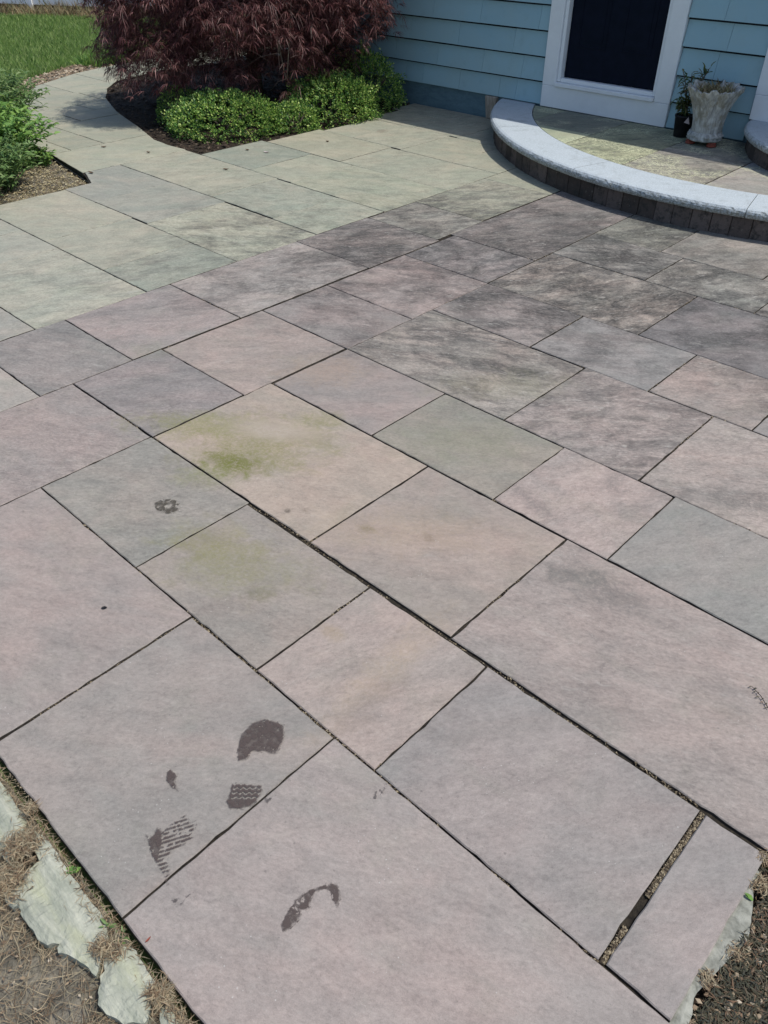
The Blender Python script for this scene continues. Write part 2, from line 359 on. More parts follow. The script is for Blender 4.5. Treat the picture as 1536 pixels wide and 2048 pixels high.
M['dead_leaf'] = leaf_material('dead_leaf', [(.06, .035, .02), (.14, .09, .05)], .8, .1)

# ------------------------------------------------------------------ ground
G0 = -0.045
def ground_sheet():
    n = 60; xs = np.concatenate([-np.geomspace(300, 20, 8), np.linspace(-18, 6, n), np.geomspace(8, 300, 8)])
    ys = np.concatenate([-np.geomspace(300, 6, 8), np.linspace(-4, 14, n), np.geomspace(16, 300, 8)])
    X, Y = np.meshgrid(xs, ys); Z = np.full_like(X, G0 - .012) + np.where(np.hypot(X, Y) < 20, (fbm(X * 1.5, Y * 1.5) - .5) * .02, 0)
    V = np.c_[X.ravel(), Y.ravel(), Z.ravel()]; nx = len(xs); ny = len(ys)
    i = np.arange((ny - 1) * (nx - 1)); r, c = i // (nx - 1), i % (nx - 1)
    F = np.c_[r * nx + c, r * nx + c + 1, (r + 1) * nx + c + 1, (r + 1) * nx + c]
    o = link('ground', arrays_mesh('ground', V, F), M['ground'], smooth=True)
    return tag(o, kind='structure')
ground_sheet()

def sheet(name, poly, z, mat, res=.06, amp=.012, kind='structure'):
    """bumpy soil sheet over a polygon"""
    P = np.array(poly); x0, y0 = P.min(0); x1, y1 = P.max(0)
    bm = bmesh.new(); vs = [bm.verts.new((p[0], p[1], z)) for p in densify(poly, .12, .008)]
    f = bm.faces.new(vs); bmesh.ops.triangulate(bm, faces=[f])
    for _ in range(9):
        ed = [e for e in bm.edges if e.calc_length() > res]
        if not ed: break
        ed.sort(key=lambda e: -e.calc_length())
        bmesh.ops.subdivide_edges(bm, edges=ed, cuts=1); bmesh.ops.triangulate(bm, faces=bm.faces[:])
    co = np.array([v.co[:] for v in bm.verts]); zz = (fbm(co[:, 0] * 9, co[:, 1] * 9) - .45) * amp * 2
    for v, dz in zip(bm.verts, zz): v.co.z += dz
    me = bpy.data.meshes.new(name); bm.to_mesh(me); bm.free()
    o = link(name, me, mat, smooth=True); o['kind'] = kind; return o

def densify(poly, step, jit=0.0, seed=None):
    out = []; n = len(poly)
    for i in range(n):
        a = np.array(poly[i][:2], float); b = np.array(poly[(i + 1) % n][:2], float); L = np.hypot(*(b - a)); k = max(1, int(L / step))
        nrm = np.array([b[1] - a[1], a[0] - b[0]]) / max(L, 1e-9)
        for j in range(k):
            p = a + (b - a) * j / k
            if jit and 0 < j: p = p + nrm * (fbm(p[0] * 21 + i * 3.1, p[1] * 21, 0, 3) - .5) * 2 * jit
            out.append((float(p[0]), float(p[1])))
    return out

def clip(poly, x0, x1, y0, y1):
    def half(P, ax, v, sgn):
        out = []
        for i in range(len(P)):
            a, b = P[i], P[(i + 1) % len(P)]; da, db = sgn * (a[ax] - v), sgn * (b[ax] - v)
            if da >= 0: out.append(a)
            if (da >= 0) != (db >= 0):
                s = da / (da - db); out.append((a[0] + (b[0] - a[0]) * s, a[1] + (b[1] - a[1]) * s))
        return out
    for ax, v, s in ((0, x0, 1), (0, x1, -1), (1, y0, 1), (1, y1, -1)):
        poly = half(poly, ax, v, s)
        if len(poly) < 3: return []
    return poly

def area(P):
    P = np.array(P); x, y = P[:, 0], P[:, 1]; return .5 * abs(np.dot(x, np.roll(y, -1)) - np.dot(y, np.roll(x, -1)))

def inset(poly, d):
    """inset polygon (either winding) by d, mitred"""
    P = [np.array(p, float) for p in poly]; n = len(P)
    sg = sum(P[i][0] * P[(i + 1) % n][1] - P[(i + 1) % n][0] * P[i][1] for i in range(n)); s = 1 if sg > 0 else -1
    out = []
    for i in range(n):
        a, b, c = P[i - 1], P[i], P[(i + 1) % n]
        e1 = (b - a) / max(1e-9, np.hypot(*(b - a))); e2 = (c - b) / max(1e-9, np.hypot(*(c - b)))
        n1 = np.array([-e1[1], e1[0]]) * s; n2 = np.array([-e2[1], e2[0]]) * s; m = n1 + n2; k = max(.35, 1 + n1 @ n2)
        out.append(tuple(b + m / k * d))
    return out

def slab(parent, poly, color, mott, gap=.0032, z=0.0, th=.038, name='slab', bev=.0026, jit=.0015, mat=None):
    poly = [p for i, p in enumerate(poly) if np.hypot(p[0] - poly[i - 1][0], p[1] - poly[i - 1][1]) > .004]
    P = inset(poly, gap); cx_, cy_ = np.mean(np.array(P), 0)
    o_ = [((p[0] + (cx_ - p[0]) / max(.05, math.hypot(cx_ - p[0], cy_ - p[1])) * q_, p[1] + (cy_ - p[1]) / max(.05, math.hypot(cx_ - p[0], cy_ - p[1])) * q_)) for p in densify(P, .03, jit) for q_ in (random.choice((0, 0, 0, 0, 0, 0, 0, 0, .0012, .003)),)]; i_ = inset(o_, bev)
    tx, ty, dz = np.clip(rng.normal(0, .0012, 3), -.0014, .0014); tx *= .7; ty *= .7
    zt = lambda p: z + dz * .8 + (p[0] - cx_) * tx + (p[1] - cy_) * ty
    n = len(o_)
    V = [(p[0], p[1], z - th) for p in o_] + [(p[0], p[1], zt(p) - bev * (.7 + .8 * random.random())) for p in o_] + [(p[0], p[1], zt(p)) for p in i_]
    V = [(v[0] - cx_, v[1] - cy_, v[2] - z) for v in V]
    F = [tuple(range(2 * n, 3 * n))]
    for k in range(n):
        q = (k + 1) % n; F.append((k, q, n + q, n + k)); F.append((n + k, n + q, 2 * n + q, 2 * n + k))
    me = bpy.data.meshes.new(name); me.from_pydata(V, [], F); me.update()
    bm = bmesh.new(); bm.from_mesh(me); bmesh.ops.recalc_face_normals(bm, faces=bm.faces[:]); bm.to_mesh(me); bm.free()
    # make sure top faces up
    if me.polygons[0].normal.z < 0: me.flip_normals()
    me.materials.append(mat or M['stone']); me.materials.append(M['slab_side'])
    for k in range(1, len(me.polygons), 2): me.polygons[k].material_index = 1
    o = bpy.data.objects.new(name, me); col.objects.link(o); o.parent = parent
    o.location = (cx_, cy_, z); o.color = (*color, mott)
    return o

# bed and litter polygons (metres)
PATH_L = [(-3.405, 1.70), (-3.56, 1.755), (-4.0, 1.82), (-4.32, 1.85), (-4.8, 2.01), (-5.29, 2.29), (-5.62, 2.58), (-5.84, 2.975), (-5.93, 3.24), (-5.96, 3.43), (-6.08, 4.2), (-6.1, 5.4)]
PATH_R = [(-5.35, 5.4), (-5.42, 4.3), (-5.52, 3.5), (-5.40, 3.06), (-5.21, 2.87), (-5.09, 2.80), (-4.96, 2.71), (-4.57, 2.55), (-4.16, 2.43), (-3.85, 2.33), (-3.70, 2.315), (-3.562, 2.325)]
path_poly = PATH_L[1:] + PATH_R
path_poly_m = [(x * S, y * S) for x, y in path_poly]

# joint bed below the patio slabs: root of the patio
patio_out = [(-3.40, 1.20), (-3.40, 1.70), (-3.56, 1.76), (-3.56, 2.33), (-3.47, 2.33), (-3.40, 2.69), (-3.36, 3.25), (-3.38, 3.5), (-3.48, 3.83), (-3.48, 3.925), (0.30, 3.925), (0.30, .735), (.012, .735), (.014, .098), (-3.40, .098)]
bm = bmesh.new(); f = bm.faces.new([bm.verts.new((x * S, y * S, -.011)) for x, y in patio_out]); bmesh.ops.triangulate(bm, faces=[f])
me = bpy.data.meshes.new('patio'); bm.to_mesh(me); bm.free()
if me.polygons[0].normal.z < 0: me.flip_normals()
patio = link('patio', me, M['joint']); tag(patio, kind='structure')
bm = bmesh.new(); f = bm.faces.new([bm.verts.new((x * S, y * S, -.012)) for x, y in inset(path_poly, .004)]); bmesh.ops.triangulate(bm, faces=[f])
me = bpy.data.meshes.new('path'); bm.to_mesh(me); bm.free()
if me.polygons[0].normal.z < 0: me.flip_normals()
path = link('path', me, M['joint']); tag(path, kind='structure')

PK = (.300, .262, .262)   # pink grey
LG = (.262, .262, .262)   # lilac grey
BG = (.235, .245, .252)   # blue grey
DG = (.205, .202, .205)   # dark grey
GG = (.262, .282, .232)   # green grey
GL = (.300, .318, .255)   # pale green grey
GB = (.225, .258, .232)   # blue green
TN = (.330, .285, .245)   # tan
R_ = [
 (-.537, .0165, .092, .46, PK, .10), (-.902, -.537, .092, .46, BG, .08), (-1.452, -.902, .092, .46, PK, .10),
 (-1.816, -1.452, .092, .737, (.27, .24, .245), .35), (-2.19, -1.816, .092, .647, (.34, .335, .32), .1), (-2.187, -1.816, .647, .917, BG, .40),
 (-2.74, -2.19, .46, .825, (.29, .28, .27), .15), (-2.755, -2.187, .825, 1.203, (.29, .30, .255), .30), (-2.455, -2.187, 1.203, 1.565, GB, .40),
 (-2.852, -2.455, 1.203, 1.565, (.30, .305, .255), .15), (-3.03, -2.755, .60, 1.203, (.30, .31, .27), .1), (-3.38, -2.852, 1.203, 1.572, (.315, .315, .255), .08), (-3.38, -3.03, .60, 1.203, (.30, .305, .27), .1),
 (-3.38, -2.19, .098, .46, PK, .2),
 (-1.452, -1.085, .46, .737, (.235, .235, .225), .25), (-1.085, -.7255, .46, .73, (.255, .245, .24), .15), (-.7255, -.4535, .46, .73, (.305, .27, .262), .10), (-.4535, -.0795, .46, .73, BG, .12), (-.0728, .015, .46, .73, (.25, .25, .262), .08),
 (-1.814, -1.4475, .737, 1.008, (.215, .212, .22), .35), (-1.4455, -.901, .737, 1.096, TN, .08), (-.901, -.5385, .737, 1.096, (.31, .268, .25), .08), (-.5385, .30, .735, 1.098, (.275, .25, .248), .28),
 (-1.812, -1.4455, 1.008, 1.369, (.29, .255, .25), .22), (-1.81, -1.438, 1.369, 1.64, (.235, .22, .225), .30), (-1.81, -1.438, 1.64, 2.014, (.27, .24, .24), .35), (-1.81, -1.443, 2.014, 2.289, (.20, .195, .205), .55),
 (-2.187, -1.818, .917, 1.29, (.255, .23, .235), .38), (-2.187, -1.816, 1.29, 1.84, (.265, .25, .25), .42), (-2.187, -1.814, 1.84, 2.213, (.215, .20, .20), .85),
 (-2.75, -2.187, 1.565, 1.94, (.285, .295, .235), .48), (-3.138, -2.75, 1.572, 1.948, (.25, .265, .245), .12),
 (-2.85, -2.445, 1.9485, 2.308, (.255, .28, .24), .22), (-2.445, -2.187, 1.94, 2.308, (.275, .295, .25), .22), (-2.1825, -1.828, 2.213, 2.492, (.225, .228, .205), .65),
 (-3.558, -2.85, 1.948, 2.315, (.285, .30, .245), .15), (-3.43, -3.05, 2.315, 2.70, (.245, .285, .25), .10), (-3.05, -2.757, 2.315, 2.70, (.30, .315, .25), .12), (-2.757, -2.182, 2.308, 2.70, (.285, .31, .235), .22),
 (-3.39, -2.852, 2.70, 3.066, (.31, .31, .24), .08), (-2.852, -2.182, 2.70, 3.055, (.28, .305, .24), .22), (-2.182, -1.835, 2.492, 2.955, (.24, .24, .205), .75), (-2.182, -1.835, 2.955, 3.40, GG, .2),
 (-2.79, -2.457, 3.055, 3.437, (.29, .31, .235), .1), (-2.457, -2.182, 3.055, 3.437, (.30, .315, .245), .1), (-3.36, -3.137, 3.066, 3.45, (.30, .32, .25), .12), (-3.137, -2.79, 3.066, 3.45, (.30, .32, .25), .12),
 (-3.40, -3.05, 3.45, 3.715, GG, .3), (-3.05, -2.74, 3.45, 3.71, GG, .3), (-2.74, -2.182, 3.437, 3.92, GG, .35), (-3.46, -3.05, 3.715, 3.92, GG, .4), (-3.05, -2.74, 3.71, 3.92, GG, .4),
 (-1.438, -.895, 1.369, 1.731, (.265, .245, .225), .66), (-1.438, -1.081, 1.097, 1.369, (.262, .242, .245), .15), (-1.081, -.722, 1.097, 1.369, (.225, .235, .215), .18), (-.722, -.448, 1.097, 1.369, (.30, .262, .26), .30), (-.448, .30, 1.098, 1.372, (.225, .25, .25), .15),
 (-.895, -.534, 1.369, 1.737, (.245, .225, .22), .70), (-.534, .30, 1.372, 1.7385, (.285, .258, .25), .45), (-1.438, -1.075, 1.731, 2.012, (.24, .225, .228), .50), (-1.075, -.711, 1.735, 2.014, (.25, .255, .262), .20), (-.711, -.438, 1.738, 2.014, (.285, .25, .24), .38), (-.438, .30, 1.7385, 2.014, (.25, .262, .262), .15),
 (-1.441, -.893, 2.012, 2.391, (.27, .252, .232), .72), (-.893, -.30, 2.014, 2.391, (.20, .202, .215), .30), (-1.441, -1.08, 2.391, 2.668, (.22, .21, .215), .60), (-1.08, -.71, 2.391, 2.668, (.24, .235, .235), .48), (-.71, -.2, 2.391, 2.668, (.22, .215, .22), .5),
 (-1.443, -1.17, 2.668, 3.2, (.20, .205, .19), .75), (-1.17, -.80, 2.668, 3.1, (.25, .24, .24), .30), (-.80, -.2, 2.668, 3.1, (.27, .25, .245), .25), (-1.828, -1.443, 2.289, 3.25, (.235, .215, .21), .66),
]
TONES = [(173,165,162), (160,157,153), (168,160,156), (152,145,142), (182,178,170), (136,136,134), (160,158,153), (165,167,155), (140,146,136), (168,169,155), (170,171,160), (173,173,158), (170,171,160), (168,160,156), (148,148,141), (156,152,145), (176,166,160), (156,153,152), (162,158,157), (138,135,135), (181,171,158), (171,161,153), (160,152,148), (166,156,150), (150,144,142), (160,150,147), (138,134,134), (154,147,145), (162,158,154), (125,121,118), (158,161,146), (157,160,152), (155,162,150), (160,166,152), (145,146,137), (168,170,155), (150,159,148), (168,172,156), (162,167,150), (172,173,155), (165,168,152), (146,147,134), (160,164,148), (170,172,155), (170,172,155), (172,174,158), (172,174,158), (160,163,148), (160,163,148), (158,161,147), (156,159,145), (156,159,145), (150,146,139), (158,151,148), (148,148,138), (170,160,156), (150,152,149), (142,136,133), (162,154,149), (145,140,138), (152,152,152), (160,151,146), (150,152,152), (152,147,139), (124,124,127), (132,129,129), (142,140,138), (138,136,136), (122,122,117), (146,142,140), (155,149,146), (120,117,115)]
ILL = (1.20, 1.25, 1.31)
def tone(c, mt, k_=.905):
    g = sum(c) / 3; c = tuple((g + (v - g) * .95) * k_ + d_ for v, d_ in zip(c, (-.3, -.5, -.8)))
    return tuple((((v / 255 + .055) / 1.055) ** 2.4) / i * (1.01 + .50 * mt) for v, i in zip(c, ILL))
for (x0, x1, y0, y1, c, mt), tn in zip(R_, TONES):
    near = y0 < 2.3 and x0 > -2.2; mean = (158, 152, 151) if near else (161, 166, 154); w_ = .30 if near else .25
    tn = tuple(v * (1 - w_) + m * w_ for v, m in zip(tn, mean)); far_g = not near
    if far_g: mt = min(.7, mt + .08)
    c = tone(tn, mt, .925 if near else .94)
    slab(patio, [(x0 * S, y0 * S), (x1 * S, y0 * S), (x1 * S, y1 * S), (x0 * S, y1 * S)], c, mt, gap=random.uniform(.0021, .0034))
slab(patio, [(x * S, y * S) for x, y in [(-3.39, 1.572), (-3.138, 1.572), (-3.138, 1.948), (-3.558, 1.948), (-3.558, 1.765), (-3.39, 1.70)]], tone((157,160,152), .12, .96), .12)

for q in ((-.298, .30, 2.014, 2.391), (-.198, .30, 2.391, 2.668), (-.198, .30, 2.668, 3.1), (-1.58, -.8, 3.102, 3.5), (-.798, .30, 3.102, 3.6)):
    slab(patio, [(q[0] * S, q[2] * S), (q[1] * S, q[2] * S), (q[1] * S, q[3] * S), (q[0] * S, q[3] * S)], tone((156, 151, 148), .3), .3)

PR = [(-3.96, -3.56, 1.6, 2.36), (-4.217, -3.96, 1.6, 1.92), (-4.217, -3.96, 1.92, 2.105), (-4.22, -3.96, 2.105, 2.6), (-4.5, -4.22, 1.7, 2.105), (-4.5, -4.22, 2.105, 2.6),
 (-4.69, -4.5, 1.8, 2.28), (-4.69, -4.5, 2.28, 2.75), (-4.9, -4.69, 1.9, 2.48), (-4.9, -4.69, 2.48, 2.8), (-5.25, -4.9, 1.9, 2.27), (-5.25, -4.9, 2.27, 2.667), (-5.21, -4.9, 2.667, 2.9),
 (-5.4, -5.25, 2.1, 2.65), (-5.84, -5.4, 2.2, 2.65), (-5.40, -5.21, 2.65, 3.1), (-5.84, -5.40, 2.65, 2.99), (-6.2, -5.84, 2.8, 3.4), (-5.84, -5.40, 2.99, 3.4), (-6.2, -5.7, 3.4, 3.8), (-5.7, -5.2, 3.4, 3.75),
 (-6.2, -5.8, 3.8, 4.2), (-5.8, -5.2, 3.75, 4.15), (-6.2, -5.65, 4.2, 4.6), (-5.65, -5.2, 4.15, 4.6), (-6.2, -5.75, 4.6, 5.0), (-5.75, -5.2, 4.6, 5.1), (-6.2, -5.75, 5.0, 5.4), (-5.75, -5.2, 5.1, 5.4)]
for x0, x1, y0, y1 in PR:
    P = clip(path_poly, x0, x1, y0, y1)
    if len(P) > 2 and area(P) > .004:
        k = random.uniform(.93, 1.05)
        slab(path, [(x * S, y * S) for x, y in P], tuple(v * k for v in tone((166,170,155), .08, .96)), random.uniform(.03, .14))

# grit that fills the widest joints
def grit(name, a, b, w, n, mat, parent=None, z=-.004):
    a, b = np.array(a), np.array(b); d = b - a; L = np.hypot(*d); d = d / L; nn = np.array([-d[1], d[0]])
    tt = rng.random(n); keep = fbm(tt * L * 9, tt * 0 + 3.3) > .44; tt = tt[keep]; n = len(tt)
    c = a + d * (tt * L)[:, None] + nn * rng.uniform(-w / 2, w / 2, n)[:, None]
    return chips(name, np.c_[c, np.full(n, z)], .003, .007, mat, parent)

def chips(name, P, s0, s1, mat, parent=None, kind='stuff', flat=.5):
    n = len(P); s = rng.uniform(s0, s1, n); a = rng.uniform(0, 6.28, n)
    u = np.c_[np.cos(a), np.sin(a), rng.normal(0, .3 * flat, n)]; v = np.c_[-np.sin(a), np.cos(a), rng.normal(0, .5 * flat, n)] * rng.uniform(.3, .8, n)[:, None]
    u, v = u * s[:, None], v * s[:, None]; h = np.c_[np.zeros((n, 2)), s * .35]
    V = np.stack([P - u, P - v * .9 + h * .3, P + u, P + v, P + h], 1).reshape(-1, 3)
    b = np.arange(n)[:, None] * 5
    F = np.concatenate([b + [0, 1, 4], b + [1, 2, 4], b + [2, 3, 4], b + [3, 0, 4]])
    o = link(name, arrays_mesh(name, V, F), mat, parent)
    if kind: o['kind'] = kind
    return o
jg = [((-.0755 * S, .462 * S), (-.0755 * S, .728 * S), .010, 2600), ((-.537 * S, .46 * S), (-.08 * S, .46 * S), .005, 420), ((-1.45 * S, .46 * S), (-.537 * S, .46 * S), .007, 700),
      ((-1.45 * S, .735 * S), (-.1 * S, .731 * S), .005, 500), ((-.902 * S, .1 * S), (-.902 * S, .46 * S), .006, 250), ((-.5385 * S, .735 * S), (-.5385 * S, 1.09 * S), .004, 160)]
vv = []
for a, b, w, n in jg:
    a, b = np.array(a), np.array(b); d = b - a; L = np.hypot(*d); d /= L; nn = np.array([-d[1], d[0]])
    tt = rng.random(n); tt = tt[fbm(tt * L * 8, tt * 0 + a[0] * 7) > .46]; n = len(tt)
    vv.append(np.c_[a + d * (tt * L)[:, None] + nn * rng.uniform(-w / 2, w / 2, n)[:, None], rng.uniform(-.010, -.003, n)])
for (x0, x1, y0, y1, *_r) in R_:
    if x0 < -2.9: continue
    for a, b in (((x0, y0), (x1, y0)), ((x0, y0), (x0, y1))):
        a, b = np.array(a) * S, np.array(b) * S; d = b - a; L = np.hypot(*d); d /= L; nn = np.array([-d[1], d[0]]); n = int(L * 300)
        tt = rng.random(n); tt = tt[fbm(tt * L * 6 + 3, tt * 0 + a[0] * 3 + a[1] * 5) > .62]; n = len(tt)
        vv.append(np.c_[a + d * (tt * L)[:, None] + nn * rng.uniform(-.003, .003, n)[:, None], rng.uniform(-.008, -.001, n)])
chips('joint_grit', np.concatenate(vv), .0018, .0045, M['joint_chip'], patio)

# ------------------------------------------------------------------ soil beds
m_ = lambda L: [(x * S, y * S) for x, y in L]
maple_bed = m_([(-3.562, 2.325), (-3.70, 2.315), (-3.85, 2.33), (-4.16, 2.43), (-4.57, 2.55), (-4.96, 2.71), (-5.09, 2.80), (-5.21, 2.87), (-5.40, 3.06), (-5.52, 3.5), (-5.42, 4.3), (-5.35, 5.4), (-4.55, 5.4), (-4.55, 3.94), (-3.48, 3.93), (-3.47, 3.8), (-3.37, 3.5), (-3.345, 3.25), (-3.395, 2.69), (-3.47, 2.33)])
sheet('flower_bed', maple_bed, G0 + .016, M['soil'])
left_bed = m_([(-3.398, .6), (-3.405, 1.695), (-4.0, 1.80), (-4.4, 1.87), (-4.9, 2.05), (-5.3, 2.28), (-5.7, 2.0), (-5.2, 1.2), (-4.4, .6)])
sheet('flower_bed', left_bed, G0 + .018, M['dry_ground'], res=.09)
mulch_strip = m_([(-4.85, 2.03), (-5.29, 2.31), (-5.62, 2.60), (-5.84, 3.0), (-5.95, 3.43), (-6.1, 4.2), (-6.12, 5.4), (-6.5, 5.4), (-6.42, 4.2), (-6.30, 3.45), (-6.18, 3.1), (-5.95, 2.7), (-5.6, 2.3), (-5.2, 1.98)])
sheet('mulch_strip', mulch_strip, G0 + .018, M['dry_ground'], res=.1)
edge_ground = [(-6.2, .145), (.02, .145), (.024, .16), (.021, 1.22), (.9, 1.22), (3.0, 1.1), (2.6, -2.8), (-5.6, -2.6)]
sheet('side_ground', edge_ground, G0 + .004, M['dry_ground'], res=.07, amp=.012)

def inpoly(P, poly):
    x, y = P[:, 0], P[:, 1]; r = np.zeros(len(P), bool); Q = np.array(poly)
    for i in range(len(Q)):
        (x0, y0), (x1, y1) = Q[i - 1], Q[i]
        c = ((y0 > y) != (y1 > y)) & (x < (x1 - x0) * (y - y0) / ((y1 - y0) + 1e-12) + x0); r ^= c
    return r
def scatter(poly, n, dens=None):
    Q = np.array(poly); lo, hi = Q.min(0), Q.max(0); out = np.zeros((0, 2))
    while len(out) < n:
        P = rng.random((n * 2, 2)) * (hi - lo) + lo; P = P[inpoly(P, poly)]
        if dens is not None: P = P[rng.random(len(P)) < dens(P)]
        out = np.concatenate([out, P])
    return out[:n]
def z0(P, z): return np.c_[P, np.full(len(P), z)]

chips('bark_mulch', z0(scatter(maple_bed, 9000), G0 + .022) + np.c_[np.zeros((9000, 2)), rng.uniform(-.004, .014, 9000)], .008, .028, M['chip_dark'])
chips('bark_mulch', z0(scatter(left_bed, 15000, lambda P: np.clip((P[:, 0] + 8) / 2.3, .1, 1)), G0 + .025) + np.c_[np.zeros((15000, 2)), rng.uniform(-.004, .012, 15000)], .004, .012, M['straw'])
chips('bark_mulch', z0(scatter(mulch_strip, 5000), G0 + .026) + np.c_[np.zeros((5000, 2)), rng.uniform(-.004, .014, 5000)], .008, .030, M['chip'])

# ------------------------------------------------------------------ blades, needles, leaves
def blades(name, P, h0, h1, w, mat, lean=.5, parent=None, kind='stuff', flatten=0.0):
    n = len(P); h = rng.uniform(h0, h1, n); a = rng.uniform(0, 6.283, n); b = rng.uniform(0, 6.283, n)
    side = np.c_[np.cos(a), np.sin(a), np.zeros(n)] * (w * rng.uniform(.6, 1.3, n))[:, None]
    up = np.c_[np.cos(b) * lean * rng.random(n), np.sin(b) * lean * rng.random(n), np.full(n, 1.0 - flatten)]; up = up / np.linalg.norm(up, axis=1)[:, None]
    mid = P + up * (h * .55)[:, None]; dr = np.c_[np.cos(b), np.sin(b), np.zeros(n)]
    tip = P + up * h[:, None] + dr * (h * lean * .35)[:, None]
    V = np.stack([P - side, P + side, mid + side * .7, tip, mid - side * .7], 1).reshape(-1, 3)
    F = np.arange(n)[:, None] * 5 + np.arange(5)
    o = link(name, arrays_mesh(name, V, F), mat, parent)
    if kind: o['kind'] = kind
    return o

def needles(name, P, l0, l1, w, mat, tilt=.25, parent=None, kind='stuff'):
    n = len(P); L = rng.uniform(l0, l1, n) / 2; a = rng.uniform(0, 6.283, n)
    d = np.c_[np.cos(a), np.sin(a), rng.normal(0, tilt, n)] * L[:, None]
    s = np.c_[-np.sin(a), np.cos(a), rng.normal(0, .4, n)] * (w * rng.uniform(.6, 1.4, n))[:, None]
    bend = np.c_[-np.sin(a), np.cos(a), np.full(n, .35)] * (L * rng.normal(0, .16, n))[:, None]
    V = np.stack([P - d - s * .5, P + bend - s, P + d, P + bend + s], 1).reshape(-1, 3); F = np.arange(n)[:, None] * 4 + np.arange(4)
    o = link(name, arrays_mesh(name, V, F), mat, parent)
    if kind: o['kind'] = kind
    return o

# lawn
lawn = m_([(-5.2, 1.96), (-5.6, 2.3), (-5.95, 2.7), (-6.18, 3.1), (-6.30, 3.45), (-6.42, 4.2), (-6.5, 5.4), (-7.9, 5.15), (-9.0, 4.5), (-9.75, 3.95), (-11.5, 2.9), (-11.5, 1.0), (-6.5, .6)])
lp = scatter(lawn, 120000, lambda P: np.clip(.35 + 1.1 * fbm(P[:, 0] * 3, P[:, 1] * 3), .2, 1) * np.clip(8.5 / np.hypot(P[:, 0], P[:, 1]), .3, 1) * np.where(P[:, 1] < 3.0, .25, 1))
sheet('lawn', lawn, G0 + .012, M['ground'], res=.5)
hh = fbm(lp[:, 0] * 2, lp[:, 1] * 2)
blades('grass', z0(lp, G0), .045, .11, .0055, M['grass'], .55)
dry_band = [(-18.5, 5.6), (-16.6, 6.7), (-13.3, 8.6), (-11.0, 9.4), (-11.0, 10.1), (-13.8, 9.1), (-16.2, 7.85), (-18.6, 6.5)]
sheet('dry_strip', dry_band, G0 + .018, M['dry_ground'], res=.3)
blades('dry_grass', z0(scatter(dry_band, 9000), G0), .06, .22, .008, M['dry'], .6)
chips('bark_mulch', z0(scatter(dry_band, 2500), G0 + .03), .02, .07, M['chip'])
fb = [(-18.5, 6.35), (-16.2, 7.55), (-13.3, 9.0), (-13.1, 9.2), (-16.1, 7.8), (-18.6, 6.6)]
blades('dry_grass', z0(scatter(fb, 3500), G0), .12, .30, .008, M['dry'], .35)
# weeds at the edge of the mulch strip
wp = z0(scatter(m_([(-5.98, 3.25), (-6.2, 3.2), (-6.35, 3.6), (-6.05, 3.7)]), 900), G0)
blades('weeds', wp, .08, .2, .010, M['bright_leaf'], .9)

# ------------------------------------------------------------------ house
house = empty('house', (-4, 6.62, 0)); tag(house, 'blue shingled house wall with white door trim behind the paved patio', 'house')
def hb(name, x0, x1, y0, y1, z0_, z1, mat, b=.003, par=None): return bevel_box(name, x0, x1, y0, y1, z0_, z1, mat, par or house, b)
XL, XR = -7.75, 3.2; YW = 6.628
v, f = [], []
# wall core behind the shingles, left wall of the house, base board
for bx in ((XL, -4.20, YW, YW + .15, -.05, 2.75), (-3.19, -2.36, YW, YW + .15, -.05, 2.75), (-1.3, XR, YW, YW + .15, -.05, 2.75), (-4.20, -3.19, YW, YW + .15, 2.16, 2.75), (-2.36, -1.3, YW, YW + .15, 2.16, 2.75),
           (-4.20, -3.19, YW + .08, YW + .15, -.05, .36), (-2.36, -1.3, YW + .08, YW + .15, -.05, .5), (XL, XL + .15, YW + .15, 14.0, -.05, 2.75), (XR - .15, XR, YW + .15, 14.0, -.05, 2.75)):
    a, b = box(*bx); k = len(v); v += a; f += [tuple(i + k for i in q) for q in b]
mobj('wall', v, f, M['foundation'], house)
for fa, fb_ in ((XL, -4.314), (-3.086, -2.436), (-1.16, XR)): hb('shade_backing', fa, fb_, YW - .0012, YW - .0004, .20, 2.47, M['shade_backing'])  # dark sheet added behind the course gaps to blacken their shadow lines
hb('base_board', XL, -4.4, YW - .006, YW - .0005, -.045, .20, M['foundation'], .002)
# roof: slab rising away from the wall, soffit and fascia
EY, EZ = 6.415, 2.50
rv = [(XL - .3, EY, EZ), (XR + .3, EY, EZ), (XR + .3, 10.3, EZ + 2.0), (XL - .3, 10.3, EZ + 2.0), (XR + .3, 14.2, EZ), (XL - .3, 14.2, EZ)]
rv += [(x, y, z - .05 if i not in (2, 3) else z - .06) for i, (x, y, z) in enumerate(rv)]
mobj('roof', rv, [(0, 1, 2, 3), (3, 2, 4, 5), (7, 6, 9, 8), (8, 9, 11, 10), (0, 6, 7, 1), (4, 10, 11, 5), (1, 7, 8, 2), (2, 8, 10, 4), (0, 3, 9, 6), (3, 5, 11, 9)], M['roof'], house)
hb('fascia', XL - .3, XR + .3, EY + .001, EY + .022, EZ - .17, EZ - .052, M['trim'])
hb('soffit', XL - .3, XR + .3, EY + .023, YW - .002, EZ - .165, EZ - .15, M['trim'])

